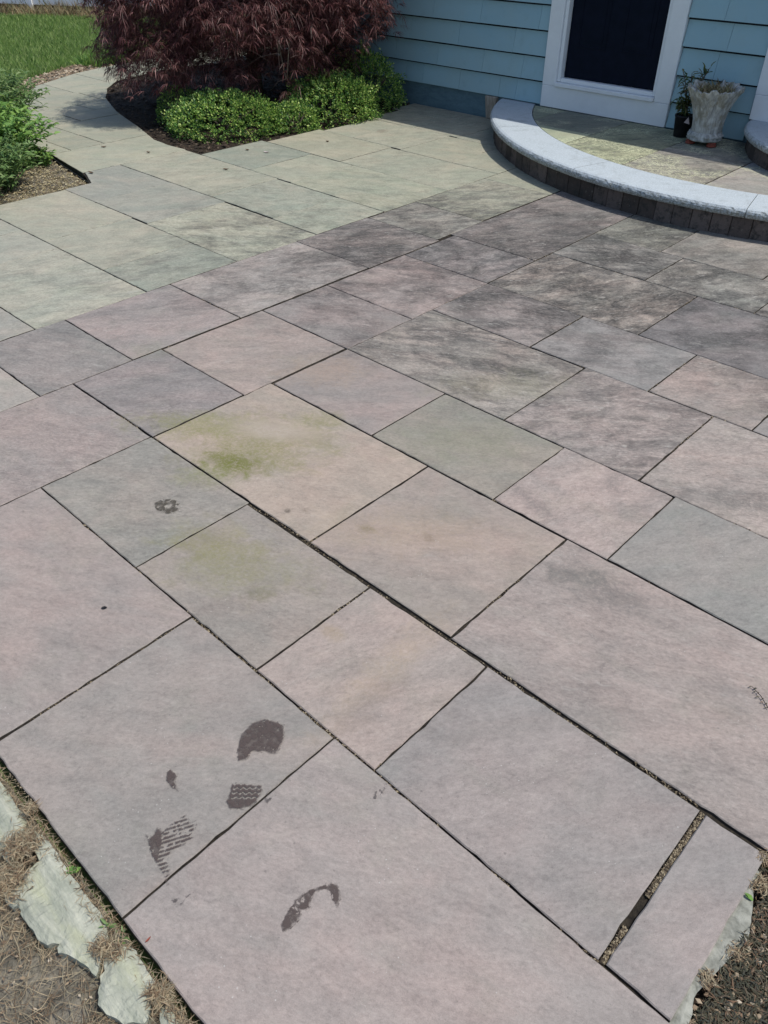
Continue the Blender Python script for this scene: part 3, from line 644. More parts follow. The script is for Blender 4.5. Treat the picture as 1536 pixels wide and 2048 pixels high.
courses = [.197, .378, .567, .762, .951, 1.14, 1.33, 1.52, 1.71, 1.90, 2.09, 2.28]
known = {0: [-5.73, -5.265, -4.79, -4.60], 1: [-6.1, -5.55, -5.0], 2: [-5.9, -5.3, -4.67], 3: [-5.62, -5.06, -4.42], 4: [-5.75, -5.2, -4.70]}
def shingle_mesh(w, h):
    y1 = -.030; y2 = -.003
    v = [(0, y1, 0), (w, y1, 0), (w, 0, 0), (0, 0, 0), (0, y2, h), (w, y2, h), (w, 0, h), (0, 0, h)]
    q = [(0, 1, 5, 4), (0, 3, 2, 1), (4, 5, 6, 7), (0, 4, 7, 3), (1, 2, 6, 5)]
    me = bpy.data.meshes.new('shingle'); me.from_pydata(v, [], q); me.update(); me.materials.append(M['shingle']); return me
sv, sf = [], []
for ci, z in enumerate(courses):
    for (xa, xb) in ((XL, -4.314), (-3.086, -2.436)) + (((-1.16, XR),) if ci < 7 else ()):
        zb = z
        if xa > -4.0 and ci == 0: zb = .19
        xs = [xa] + [k for k in known.get(ci, []) if xa < k < xb]
        x = xs[-1]
        if xa == XL:
            lo = xa; first = min([k for k in known.get(ci, []) if xa < k < xb], default=None); pts = [xa]
            lim = first if first is not None else xb; x = xa
            while x < lim - .5: x += random.uniform(.22, .5); pts.append(x)
            pts += [k for k in known.get(ci, []) if xa < k < xb]
            x = pts[-1]
        else: pts = [xa]
        while x < xb - .6: x += random.uniform(.25, .5); pts.append(x)
        pts.append(xb)
        zt_ = (courses[ci + 1] if ci + 1 < len(courses) else 2.47) + .0 - zb
        for a, b in zip(pts[:-1], pts[1:]):
            if ci < 7:
                me = shingle_mesh(b - a - .0022, zt_ - .015)
                o = bpy.data.objects.new('shingle', me); col.objects.link(o); o.parent = house; o.location = Vector((a + .0011, YW, zb + random.uniform(-.0012, .0012))) - house.location
            else:
                k = len(sv); w = b - a - .002; h = zt_ - .015
                sv += [(a + p[0], YW + p[1], zb + p[2]) for p in [(0, -.030, 0), (w, -.030, 0), (w, 0, 0), (0, 0, 0), (0, -.003, h), (w, -.003, h), (w, 0, h), (0, 0, h)]]
                sf += [tuple(i + k for i in q) for q in [(0, 1, 5, 4), (0, 3, 2, 1), (4, 5, 6, 7), (0, 4, 7, 3), (1, 2, 6, 5)]]
o = mobj('upper_shingles', sv, sf, M['shingle'], house); o['kind'] = 'stuff'
# first door: casing boards, jamb, sill, kick board, door leaf
def door_set(xo0, xi0, xi1, xo1, zk0, zs, ztop, parent):
    yf = YW - .042
    hb('casing', xo0, xi0, yf, YW + .06, zs - .035, ztop, M['trim'])
    hb('casing', xi1, xo1, yf, YW + .06, zs - .035, ztop, M['trim'])
    hb('casing', xo0, xo1, yf - .004, YW + .06, ztop + .0005, ztop + .13, M['trim'])
    hb('kick_board', xo0 + .002, xo1 - .002, yf - .001, YW + .07, zk0, zs - .036, M['trim'])
    hb('jamb', xi0 + .0005, xi0 + .033, yf + .018, YW + .10, zs, ztop, M['trim'], .004)
    hb('jamb', xi1 - .033, xi1 - .0005, yf + .018, YW + .10, zs, ztop, M['trim'], .004)
    hb('sill', xi0 + .001, xi1 - .001, yf - .022, YW + .10, zs - .034, zs - .002, M['trim'], .004)
    hb('threshold', xi0 + .034, xi1 - .034, yf + .022, YW + .10, zs - .0015, zs + .030, M['trim'], .003)
    d = hb('door', xi0 + .036, xi1 - .036, YW + .03, YW + .075, zs + .033, ztop - .02, M['door'], .003)
    w = xi1 - xi0 - .072; mx = (xi0 + xi1) / 2
    for sx in (-1, 1):
        for za, zb in ((zs + .27, zs + .95), (zs + 1.10, ztop - .18)):
            cxm = mx + sx * w * .235; hw = w * .15
            fr = [(cxm - hw, cxm + hw, za, za + .012), (cxm - hw, cxm + hw, zb - .012, zb), (cxm - hw, cxm - hw + .008, za + .0125, zb - .0125), (cxm + hw - .008, cxm + hw, za + .0125, zb - .0125)]
            V, F = [], []
            for (a, b, c, e) in fr:
                q, g = box(a, b, YW + .0265, YW + .0295, c, e); k = len(V); V += q; F += [tuple(i + k for i in p) for p in g]
            q, g = box(cxm - hw + .04, cxm + hw - .04, YW + .0272, YW + .0295, za + .04, zb - .04); k = len(V); V += q; F += [tuple(i + k for i in p) for p in g]
            mobj('door_panel', V, F, M['door'], d)
    # knob
    V, F = [], []; segs = 12
    prof = [(.0, -.052), (.016, -.05), (.026, -.035), (.022, -.02), (.012, -.012), (.012, 0)]
    for r, y in prof:
        for s_ in range(segs): an = 6.2832 * s_ / segs; V.append((xi1 - .13 + r * math.cos(an), YW + .03 + y, zs + .85 + r * math.sin(an)))
    for k in range(len(prof) - 1):
        for s_ in range(segs): F.append((k * segs + s_, k * segs + (s_ + 1) % segs, (k + 1) * segs + (s_ + 1) % segs, (k + 1) * segs + s_))
    mobj('knob', V, F, M['nursery_pot'], d, True)
    return d
door_set(-4.31, -4.176, -3.226, -3.09, .1865, .392, 2.16, house)
door_set(-2.432, -2.30, -1.30, -1.165, .345, .55, 2.30, house)
blk = bevel_box('weathered_block', -4.925, -4.79, 6.575, 6.6215, .0, .19, M['wood'], None, .006)
for vtx in blk.data.vertices:
    if vtx.co.z < .1: vtx.co.x = -4.85 + (vtx.co.x + 4.85) * .62
tag(blk, 'weathered wood block under the bottom shingles beside the granite step', 'block')

# ------------------------------------------------------------------ curved front steps
def arc_step(name, label, C, ro, ri, a0, a1, zb, zt, joints, coping_h, brick_w, slabs, ztop_slab):
    root = empty(name, (C[0], C[1], zb)); tag(root, label, 'step')
    # bricks standing on end
    rb = ro - .040; nb = int(round((a1 - a0) * rb / brick_w)); da = (a1 - a0) / nb
    bz1 = zt - coping_h - .001
    def wedge(r0, r1, t0, t1, z0_, z1, g=.0016):
        g0 = g / r1; P = []
        for z in (z0_, z1):
            for r in (r0, r1):
                for t in (t0 + g0, t1 - g0): P.append((C[0] + r * math.cos(t), C[1] + r * math.sin(t), z))
        return P
    for k in range(nb):
        t0 = a0 + k * da; jr = random.uniform(-.006, .004)
        P = wedge(rb - .06, rb + jr, t0, t0 + da, zb - .03, bz1)
        bm = bmesh.new(); vs = [bm.verts.new(p) for p in P]
        for q in ((0, 2, 3, 1), (4, 5, 7, 6), (0, 1, 5, 4), (2, 6, 7, 3), (0, 4, 6, 2), (1, 3, 7, 5)): bm.faces.new([vs[i] for i in q])
        bmesh.ops.recalc_face_normals(bm, faces=bm.faces[:]); bmesh.ops.bevel(bm, geom=bm.edges[:], offset=.003, segments=1, affect='EDGES')
        me = bpy.data.meshes.new('brick'); bm.to_mesh(me); bm.free(); link('brick', me, M['brick'], root)
    # mortar core
    n = 80; V = []; R1 = rb - .012
    for z in (zb - .03, bz1 - .002):
        V.append((C[0], YW - .03, z))
        for k in range(n + 1):
            t = a0 + (a1 - a0) * k / n; V.append((C[0] + R1 * math.cos(t), min(C[1] + R1 * math.sin(t), YW - .03), z))
    F = [tuple([0] + list(range(n + 1, 0, -1))), tuple(range(n + 2, 2 * n + 4))] + [(k, k + 1, n + 3 + k, n + 2 + k) for k in range(0, n + 1)]
    mobj('core', V, F, M['joint'], root)
    # granite coping with bull-nosed, rock-faced edge
    js = [a0] + joints + [a1]
    prof = [(ri, zt - coping_h), (ri, zt - .004), (ri + .004, zt), (ri + (ro - ri) * .5, zt + .001), (ro - .030, zt), (ro - .012, zt - .006), (ro - .002, zt - .018), (ro + .002, zt - coping_h * .5), (ro - .004, zt - coping_h * .8), (ro - .016, zt - coping_h), ]
    for t0, t1 in zip(js[:-1], js[1:]):
        m = max(4, int((t1 - t0) * ro / .025)); V = []; F = []; g = .0022 / ro
        for k in range(m + 1):
            t = t0 + g + (t1 - t0 - 2 * g) * k / m
            for q, (r, z) in enumerate(prof):
                rr = r
                if q >= 4:
                    am = .002 if q == 4 else .0042
                    rr += (fbm(t * ro * 60 + q * 1.7, q * .9 + 4.2, 0, 3) - .5) * 2 * am; z = z + (fbm(t * ro * 26, q * 2.3 + 11, 0, 2) - .5) * .0022 * (q > 4)
                V.append((C[0] + rr * math.cos(t), C[1] + rr * math.sin(t), z))
        p = len(prof)
        for k in range(m):
            for q in range(p): F.append((k * p + q, (k + 1) * p + q, (k + 1) * p + (q + 1) % p, k * p + (q + 1) % p))
        F.append(tuple(range(p))); F.append(tuple(reversed(range(m * p, (m + 1) * p))))
        o = mobj('coping_stone', V, F, M['granite'], root)
        bm = bmesh.new(); bm.from_mesh(o.data); bmesh.ops.recalc_face_normals(bm, faces=bm.faces[:]); bm.to_mesh(o.data); bm.free()
    # bluestone treads inside the ring
    circ = [(C[0] + (ri - .001) * math.cos(a0 + (a1 - a0) * k / 60), C[1] + (ri - .001) * math.sin(a0 + (a1 - a0) * k / 60)) for k in range(61)]
    circ = [p for p in circ if p[1] < YW + .2]
    poly = [p for p in circ] + [(C[0], C[1] + 2)]
    for x0, x1, y0, y1, c, mt in slabs:
        P = clip(circ, x0, x1, y0, min(y1, YW - .04))
        if len(P) > 2 and area(P) > .003: slab(root, P, tuple(v * 1.12 for v in c), mt, z=ztop_slab, th=.03, mat=M['stone_lichen']).location -= root.location
    return root
CC = (-2.29, 7.64)
aw = math.asin((YW - .03 - CC[1]) / 2.685)
A0, A1 = -math.pi - aw, aw
def dg(x): return math.radians(x)
LS = [(-4.7, -4.035, 5.3, 5.96, GG, .2), (-4.7, -4.035, 5.96, 6.7, (.20, .22, .16), .45), (-4.035, -3.40, 5.3, 5.985, (.29, .31, .22), .2), (-4.035, -3.40, 5.985, 6.7, (.17, .18, .145), .5),
      (-3.40, -2.775, 5.2, 6.7, (.24, .255, .17), .75), (-2.775, -2.14, 5.2, 6.05, (.26, .245, .21), .85), (-2.775, -2.14, 6.05, 6.7, (.20, .20, .17), .7), (-2.14, -1.5, 5.2, 5.9, (.27, .255, .23), .4), (-2.14, -1.5, 5.9, 6.7, DG, .5),
      (-1.5, -.9, 5.2, 6.7, LG, .4), (-.9, -.2, 5.2, 6.7, LG, .4), (-.2, .6, 5.2, 6.7, LG, .4)]
arc_step('curved_step', 'wide low curved front step with pale granite rim on dark upright bricks', CC, 2.685, 2.325, A0, A1, 0.0, .186,
         [dg(-132.5), dg(-104.7), dg(-77.7), dg(-50)], .058, .125, LS, .183)
C2 = (-1.36, 6.80); r2 = 1.09; aw2 = math.asin((YW - .03 - C2[1]) / r2)
arc_step('curved_step', 'smaller upper curved step with granite rim on top of the landing, at right edge', C2, r2, r2 - .30, -math.pi - aw2, aw2, .186, .345,
         [dg(-120), dg(-60)], .058, .11, [(-2.6, -1.6, 5, 7, BG, .2), (-1.6, -.9, 5, 7, BG, .2), (-.9, 0, 5, 7, BG, .2)], .342)

# ------------------------------------------------------------------ pots
def lathe(name, prof, C, seg, mat, parent, fr=None, fz=None, smooth=True, cap=True):
    V = []; F = []
    for i, (r, z) in enumerate(prof):
        for s_ in range(seg):
            a = 2 * math.pi * s_ / seg; rr = r + (fr(i, a, z) if fr else 0); zz = z + (fz(i, a, z) if fz else 0)
            V.append((C[0] + rr * math.cos(a), C[1] + rr * math.sin(a), C[2] + zz))
    for i in range(len(prof) - 1):
        for s_ in range(seg): F.append((i * seg + s_, i * seg + (s_ + 1) % seg, (i + 1) * seg + (s_ + 1) % seg, (i + 1) * seg + s_))
    if cap: F.append(tuple(reversed(range(seg)))); F.append(tuple(range((len(prof) - 1) * seg, len(prof) * seg)))
    return mobj(name, V, F, mat, parent, smooth)
PC = (-2.63, 6.33, .183)
pot = empty('planter', PC); tag(pot, 'tall flared cast stone planter with leafy rim on terracotta feet by the door', 'planter')
seg = 128
prof = []
for i in range(41):
    t = i / 40; z = .085 + t * .30; r = .108 + .012 * t + .078 * max(0, (t - .15) / .85) ** 2.0; prof.append((r, z))
def pot_r(i, a, z):
    t = (z - .085) / .30
    fold = (fbm(a * 7.0, t * 1.3 + 2, 0, 3) - .5) * .034 * (.25 + .75 * t)
    leaf = max(0, math.sin(a * 7 + .6 * math.sin(3 * a))) ** 2 * .009 * max(0, (t - .45) / .55)
    fine = (abs(math.sin(a * 24 + 3 * fbm(a * 3, t * 2, 0, 2))) - .5) * .005
    return float(fold + leaf + fine)
def pot_z(i, a, z):
    t = (z - .085) / .30
    return float(max(0, t - .8) / .2 * ((fbm(a * 6.0, 5.5, 0, 3) - .5) * .075))
inner = [(prof[-1][0] - .018, .385), (prof[-1][0] - .03, .36), (.13, .33)]
lathe('bowl', prof + inner, PC, seg, M['pot'], pot, lambda i, a, z: pot_r(i, a, min(z, .385)) if i < 42 else 0, lambda i, a, z: pot_z(i, a, min(z, .385)) if i < 42 else 0)
band = [(.10, .030), (.122, .034), (.130, .045), (.124, .053), (.131, .061), (.132, .070), (.124, .078), (.118, .088), (.112, .092)]
lathe('foot_band', band, PC, 64, M['pot'], pot, lambda i, a, z: .004 * math.sin(a * 9 + z * 160) + (float(fbm(a * 5, z * 60, 0, 2)) - .5) * .008)
for an in (215, 330, 92):
    a = math.radians(an); fx, fy = PC[0] + .098 * math.cos(a), PC[1] + .098 * math.sin(a)
    lathe('pot_foot', [(.026, .0), (.036, .003), (.037, .012), (.028, .017), (.033, .022), (.032, .030)], (fx, fy, PC[2]), 16, M['terracotta'], pot, lambda i, a, z: .003 * math.sin(3 * a))
P_ = scatter([(PC[0] + .14 * math.cos(a), PC[1] + .14 * math.sin(a)) for a in np.linspace(0, 6.28, 14)[:-1]], 500)
lathe('soil', [(.001, .330), (.07, .336), (.145, .332)], PC, 24, M['soil'], pot, cap=False)
blades('dry_stems', z0(P_, PC[2] + .33), .03, .11, .003, M['dry'], .9, pot)
def at_root(o, root): o.location = -root.location
P2 = (-2.865, 6.43, .183)
np_ = empty('nursery_pot', P2); tag(np_, 'small black plastic pot with a drooping green plant behind the stone planter', 'potted plant')
lathe('pot', [(.055, 0), (.058, .004), (.072, .14), (.076, .142), (.076, .155), (.068, .155), (.066, .13), (.0, .13)][:7], P2, 32, M['nursery_pot'], np_)
mobj('label_tag', [(P2[0] + .035, P2[1] - .072, P2[2] + .115), (P2[0] + .075, P2[1] - .055, P2[2] + .105), (P2[0] + .06, P2[1] - .062, P2[2] + .155), (P2[0] + .035, P2[1] - .074, P2[2] + .115), (P2[0] + .074, P2[1] - .057, P2[2] + .105), (P2[0] + .059, P2[1] - .064, P2[2] + .155)], [(0, 1, 2), (5, 4, 3), (0, 3, 4, 1), (1, 4, 5, 2), (2, 5, 3, 0)], M['tag'], np_)

def leaves(name, P, D, N, length, width, mat, parent=None, fold=.25, droop=.2, kind=None):
    """pointed leaves: base P, direction D, up N; 6 verts, 2 quads folded on the midrib"""
    n = len(P); D = D / np.linalg.norm(D, axis=1)[:, None]; Sx = np.cross(D, N); Sx /= (np.linalg.norm(Sx, axis=1)[:, None] + 1e-9); U = np.cross(Sx, D)
    L = (length * np.ones(n))[:, None]; W = (width * np.ones(n))[:, None]
    a = P; m1 = P + D * L * .35 + Sx * W * .5 + U * W * fold; m2 = P + D * L * .35 - Sx * W * .5 + U * W * fold
    q1 = P + D * L * .72 + Sx * W * .36 + U * (W * fold - L * droop * .4); q2 = P + D * L * .72 - Sx * W * .36 + U * (W * fold - L * droop * .4); tip = P + D * L - U * L * droop; c = P + D * L * .5 - U * L * droop * .15
    V = np.stack([a, m1, q1, tip, q2, m2, c], 1).reshape(-1, 3); b = np.arange(n)[:, None] * 7
    F = np.concatenate([b + [0, 1, 2, 6], b + [6, 2, 3, 3], b + [6, 3, 4, 4], b + [0, 6, 4, 5]])
    quads = np.concatenate([b + [0, 6, 2, 1], b + [0, 5, 4, 6]]); 
    V2 = V; F3 = np.concatenate([b + [0, 6, 1], b + [1, 6, 2], b + [2, 6, 3], b + [3, 6, 4], b + [4, 6, 5], b + [5, 6, 0]])
    o = link(name, arrays_mesh(name, V2, F3), mat, parent)
    if kind: o['kind'] = kind
    return o
def tube(pts, rad, sides=6):
    V = []; F = []; pts = [Vector(p) for p in pts]
    for i, p in enumerate(pts):
        d = (pts[min(i + 1, len(pts) - 1)] - pts[max(i - 1, 0)]).normalized(); u = d.orthogonal().normalized(); w = d.cross(u)
        if i: 
            u = (pu - d * pu.dot(d)).normalized(); w = d.cross(u)
        pu = u
        r = rad[i] if hasattr(rad, '__len__') else rad
        for s_ in range(sides): a = 6.2832 * s_ / sides; V.append(tuple(p + (u * math.cos(a) + w * math.sin(a)) * r))
    for i in range(len(pts) - 1):
        for s_ in range(sides): F.append((i * sides + s_, i * sides + (s_ + 1) % sides, (i + 1) * sides + (s_ + 1) % sides, (i + 1) * sides + s_))
    F.append(tuple(reversed(range(sides)))); F.append(tuple(range((len(pts) - 1) * sides, len(pts) * sides)))
    return V, F
def tubes(name, specs, mat, parent, kind=None):
    V, F = [], []
    for pts, rad, sd in specs:
        a, b = tube(pts, rad, sd); k = len(V); V += a; F += [tuple(i + k for i in q) for q in b]
    o = mobj(name, V, F, mat, parent, True)
    if kind: o['kind'] = kind
    return o
# potted plant: strap stems with drooping leaves
sp = []; LP = []; LD = []
for k in range(14):
    a = random.uniform(1.8, 5.2); rch = random.uniform(.02, .11); top = random.uniform(.25, .47) if k > 2 else random.uniform(.44, .50)
    if k <= 2: a = random.uniform(-.3, .5); rch = random.uniform(.07, .12)
    pts = [Vector((P2[0], P2[1], P2[2] + .13)) + Vector((math.cos(a) * rch * t * t, math.sin(a) * rch * t * t, (top - .13) * t)) for t in np.linspace(0, 1, 6)]
    sp.append((pts, [.005, .005, .004, .004, .003, .002], 5))
    for q in np.linspace(.25, 1, 15):
        b = random.uniform(0, 6.28); p = pts[0].lerp(pts[-1], q); p.x += math.cos(a) * rch * (q * q - q); LP.append(p[:]); LD.append((math.cos(b) * .7, math.sin(b) * .7, random.uniform(-.7, .5) if k > 2 else random.uniform(.2, 1.2)))
tubes('stem', sp, M['bark'], np_)
LP, LD = np.array(LP), np.array(LD)
leaves('foliage', LP, LD, np.tile([0, 0, 1.0], (len(LP), 1)), rng.uniform(.04, .075, len(LP)), rng.uniform(.012, .02, len(LP)), M['pot_leaf'], np_)

# ------------------------------------------------------------------ red laceleaf maple
MC = np.array([-7.02, 5.50]); MR = 1.34
maple = empty('japanese_maple', (MC[0], MC[1], G0)); tag(maple, 'weeping laceleaf maple with dark red feathery foliage in the corner bed', 'tree')
tr = [Vector((MC[0], MC[1], G0 - .02)), Vector((MC[0] + .05, MC[1] - .03, .25)), Vector((MC[0] - .04, MC[1] + .05, .5)), Vector((MC[0] + .06, MC[1], .8)), Vector((MC[0], MC[1] + .03, 1.1)), Vector((MC[0] - .05, MC[1], 1.35))]
tubes('trunk', [(tr, [.085, .07, .06, .052, .04, .03], 10)], M['bark'], maple)
lim = []; tips = []
for k in range(26):
    a = k * 2.39996 + random.uniform(-.2, .2); r = MR * random.uniform(.62, .95); s0_ = tr[random.choice([2, 3, 4, 5])]; z1 = s0_.z + random.uniform(.05, .45); z2 = random.uniform(.35, .9)
    pts = []
    for t in np.linspace(0, 1, 8):
        rr = r * t; z = (1 - t) ** 2 * s0_.z + 2 * t * (1 - t) * (z1 + .35) + t * t * z2
        pts.append(Vector((s0_.x + rr * math.cos(a + .3 * math.sin(3 * t + k)), s0_.y + rr * math.sin(a + .3 * math.sin(3 * t + k)), z)))
    lim.append((pts, list(np.linspace(.024, .004, 8)), 6)); tips.append(pts)
tubes('limb', lim, M['bark'], maple)
# weeping shoots: leaf clusters hang along short cascades over the whole shell
N = 7600; th = rng.uniform(0, 2 * np.pi, N); u = rng.random(N)
u = np.where(rng.random(N) < .55, rng.uniform(.80, 1.0, N), np.sqrt(u))
lob = 1 + .10 * np.sin(3 * th + 1) + .08 * np.sin(7 * th) + .30 * (fbm(th * 3, th * 0 + 2.2) - .5)
rr = MR * u * lob * (1 - .24 * np.exp(-((((th + .30 + np.pi) % (2 * np.pi)) - np.pi) / .60) ** 2))
ztop = .40 + 1.45 * np.sqrt(np.clip(1 - (u * .97) ** 2.2, 0, 1)); low = .24 + .26 * fbm(th * 4, th * 0 + 9.1) + .30 * np.clip(np.cos(th - .45), 0, 1) ** 2
zs = np.where(u > .78, low + (ztop + .35 - low) * rng.random(N) ** .8, ztop - rng.uniform(0, .4, N))
fi = rng.random(N) < .26
u = np.where(fi, np.sqrt(rng.random(N)) * .8, u); rr = np.where(fi, MR * u, rr); zs = np.where(fi, rng.uniform(.34, 1.05, N), zs)
rr = rr * (1 - .13 * np.exp(-((((th + 2.37 + np.pi) % (2 * np.pi)) - np.pi) / .55) ** 2))
# pads: keep leaf layers with gaps between them
cx3 = MC[0] + rr * np.cos(th); cy3 = MC[1] + rr * np.sin(th)
keep = (fbm(cx3 * 3.2, cy3 * 3.2, zs * 4.5, 3) > .445) & (zs < 2.0) & (cy3 < 7.4)
keep &= ~((cy3 > YW - .08) & (cx3 > XL - .05)); cx3, cy3, zs, th = cx3[keep], cy3[keep], zs[keep], th[keep]; N = len(zs)
LP, LD, LN = [], [], []
out = np.c_[np.cos(th), np.sin(th), np.zeros(N)]
for j in range(5):          # five leaves down each shoot
    t = j / 5
    base = np.c_[cx3, cy3, zs] + out * (.10 * t) + np.c_[rng.normal(0, .055, N), rng.normal(0, .055, N), -.09 * t + rng.normal(0, .04, N)]
    az = th + rng.normal(0, 1.5, N); dn = rng.uniform(-.8, .4, N)
    D0 = np.c_[np.cos(az), np.sin(az), dn]; D0 /= np.linalg.norm(D0, axis=1)[:, None]
    up = np.tile([0, 0, 1.0], (N, 1)); side = np.cross(D0, up); side /= np.linalg.norm(side, axis=1)[:, None]
    Lf = rng.uniform(.065, .12, N)
    for ang, ls in ((-1.25, .55), (-.8, .8), (-.38, .95), (0, 1.05), (.38, .95), (.8, .8), (1.25, .55)):
        d = D0 * math.cos(ang) + side * math.sin(ang); d[:, 2] -= .45 * rng.random(N)
        LP.append(base); LD.append(d * (Lf * ls)[:, None]); LN.append(np.cross(side, D0))
LP, LD = np.concatenate(LP), np.concatenate(LD); n = len(LP)
Sd = np.cross(LD, rng.normal(0, .5, (n, 3)) + [0, 0, 1.0]); Sd /= np.linalg.norm(Sd, axis=1)[:, None]
wd = rng.uniform(.0020, .0038, n)[:, None]; dz = np.c_[np.zeros((n, 2)), -np.linalg.norm(LD, axis=1) * .22]
ok = ~(((LP + LD)[:, 1] > YW - .03) & (LP[:, 0] > XL - .1)); LP, LD, Sd, wd, dz = LP[ok], LD[ok], Sd[ok], wd[ok], dz[ok]; n = len(LP)
V = np.stack([LP, LP + LD * .45 + Sd * wd, LP + LD + dz, LP + LD * .45 - Sd * wd], 1).reshape(-1, 3)
link('foliage', arrays_mesh('foliage', V, np.arange(n)[:, None] * 4 + np.arange(4)), M['maple_leaf'], maple)['kind'] = 'stuff'
# fine twigs
tw = []
for k in range(240):
    pts = random.choice(tips); i = random.randint(3, 7); p = pts[i].copy(); a = random.uniform(0, 6.28); L = random.uniform(.15, .4)
    tw.append(([p, p + Vector((math.cos(a) * L * .5, math.sin(a) * L * .5, -.02)), p + Vector((math.cos(a) * L, math.sin(a) * L, -.10))], [.004, .003, .0015], 4))
tw = [q for q in tw if all(p.y < YW - .04 or p.x < XL for p in q[0])]
tubes('twigs', tw, M['twig'], maple, 'stuff')

# ------------------------------------------------------------------ low mounded shrubs
def mound(name, label, C, ax, ay, h, n, mat, leaf=(.014, .023), lw=.68, rot=0.0, z=G0, lumps=6, stemc=12, group=None, cat='shrub'):
    root = empty(name, (C[0], C[1], z)); tag(root, label, cat, group); n = int(n * 1.25)
    # lumps on the dome
    d = rng.normal(0, 1, (n, 3)); d[:, 2] = np.abs(d[:, 2]) * 1.0 - .25; d /= np.linalg.norm(d, axis=1)[:, None]
    f = fbm(d[:, 0] * lumps * .55 + 20, d[:, 1] * lumps * .55 + 20, d[:, 2] * lumps * .5 + 5, 3)
    rad = (.74 + .52 * f) * (1 - .22 * rng.random(n) ** 2.0)
    clump = fbm(d[:, 0] * lumps * 1.6 + 5, d[:, 1] * lumps * 1.6 + 5, d[:, 2] * lumps * 1.6 + 5, 2); rad = rad + (clump - .5) * .42
    gap = (clump + rng.normal(0, .03, n)) > .40; d, rad = d[gap], rad[gap]; n = len(d)
    p = d * rad[:, None]; c_, s_ = math.cos(rot), math.sin(rot)
    X = p[:, 0] * ax; Y = p[:, 1] * ay; Z = np.maximum(p[:, 2], -.18) * h * .82 + h * .20
    Pw = np.c_[C[0] + c_ * X - s_ * Y, C[1] + s_ * X + c_ * Y, z + Z]
    D = d + rng.normal(0, .55, (n, 3)) + [0, 0, .35]; 
    Nn = rng.normal(0, .6, (n, 3)) + [0, 0, 1]
    L = rng.uniform(*leaf, n)
    leaves('foliage', Pw, D, Nn, L, L * lw, mat, root, .2, .15, 'stuff')
    st = []
    for k in range(stemc):
        a = random.uniform(0, 6.28); r = random.uniform(.3, .8); st.append(([Vector((C[0] + random.uniform(-.04, .04), C[1] + random.uniform(-.04, .04), z - .02)), Vector((C[0] + .5 * r * ax * math.cos(a), C[1] + .5 * r * ay * math.sin(a), z + h * .35)), Vector((C[0] + r * ax * math.cos(a), C[1] + r * ay * math.sin(a), z + h * .62))], [.009, .006, .003], 5))
    tubes('stem', st, M['bark'], root)
    return root
rt = math.atan2(.688, .725)
mound('low_shrub', 'widest bright green mounded shrub at the rounded corner of the bed', (-6.34, 4.58), .52, .38, .34, 13000, M['box_leaf'], rot=rt, lumps=7)
mound('low_shrub', 'bright green mounded shrub between the corner shrub and the dark one by the wall', (-6.00, 5.58), .44, .36, .41, 12000, M['box_leaf'], rot=rt, lumps=7)
mound('low_shrub', 'small low tuft of green shrub in the dip between the two bright mounds', (-5.92, 5.06), .22, .18, .25, 3200, M['box_leaf'], rot=rt)
mound('low_shrub', 'shaded dark green shrub against the blue house wall', (-6.12, 6.19), .38, .34, .50, 8000, M['box_leaf'], rot=0)
mound('low_shrub', 'dim green shrub hidden in the shade under the red maple', (-6.75, 6.15), .38, .32, .55, 3500, M['box_leaf'], rot=0)
mound('low_shrub', 'small shaded green shrub at the left foot of the corner mound', (-6.95, 4.55), .26, .22, .30, 2600, M['box_leaf'], rot=0)

# left bed: lance-leaved shrub and a brighter leafy perennial in front of it
def leafy(name, label, C, R, h, ns, nl, mat, leaf, lw, cat='shrub', spread=.5, z=G0):
    root = empty(name, (C[0], C[1], z)); tag(root, label, cat)
    st = []; LP = []; LD = []
    for k in range(ns):
        a = random.uniform(0, 6.28); r = math.sqrt(random.random()) * R; b = Vector((C[0] + r * .45 * math.cos(a), C[1] + r * .45 * math.sin(a), z - .01)); hh = h * random.uniform(.65, 1.05) * (1 - .35 * (r / R) ** 2)
        e = Vector((C[0] + r * math.cos(a) + random.uniform(-.05, .05), C[1] + r * math.sin(a) + random.uniform(-.05, .05), z + hh)); o_ = Vector((math.cos(a), math.sin(a), 0)) * spread * r * .4
        pts = [b, b.lerp(e, .4) + Vector((0, 0, hh * .12)), b.lerp(e, .75) + Vector((0, 0, hh * .10)), e + o_ * .4]
        st.append((pts, [.004, .0035, .003, .0015], 4))
        for q in np.linspace(.18, 1, nl):
            s_ = q * 3; i = min(2, int(s_)); p = pts[i].lerp(pts[i + 1], s_ - i); az = random.uniform(0, 6.28)
            for w in (0, math.pi): LP.append(p[:]); LD.append((math.cos(az + w) + .3 * math.cos(a), math.sin(az + w) + .3 * math.sin(a), random.uniform(-.15, .9)))
    tubes('stem', st, M['lance_leaf'], root)
    LP, LD = np.array(LP), np.array(LD); n = len(LP); L = rng.uniform(*leaf, n)
    leaves('foliage', LP, LD, rng.normal(0, .3, (n, 3)) + [0, 0, 1], L, L * lw, mat, root, .2, .25, 'stuff')
    return root
leafy('leafy_shrub', 'loose shrub with narrow grey green leaves reaching over the curved path', (-7.62, 2.86), .62, .62, 190, 13, M['lance_leaf'], (.045, .075), .30)
leafy('leafy_shrub', 'bright green leafy plant in front of the loose shrub, near the patio corner', (-6.80, 2.56), .52, .52, 230, 12, M['bright_leaf'], (.04, .07), .42)
leafy('leafy_shrub', 'low dark leafy plant at the lowest corner of the left bed beside the patio', (-6.14, 2.22), .42, .42, 190, 11, M['lance_leaf'], (.03, .055), .38)
leafy('leafy_shrub', 'mid green leafy plant filling the left bed between its two larger neighbours', (-6.45, 2.42), .36, .36, 120, 11, M['bright_leaf'], (.035, .06), .40)
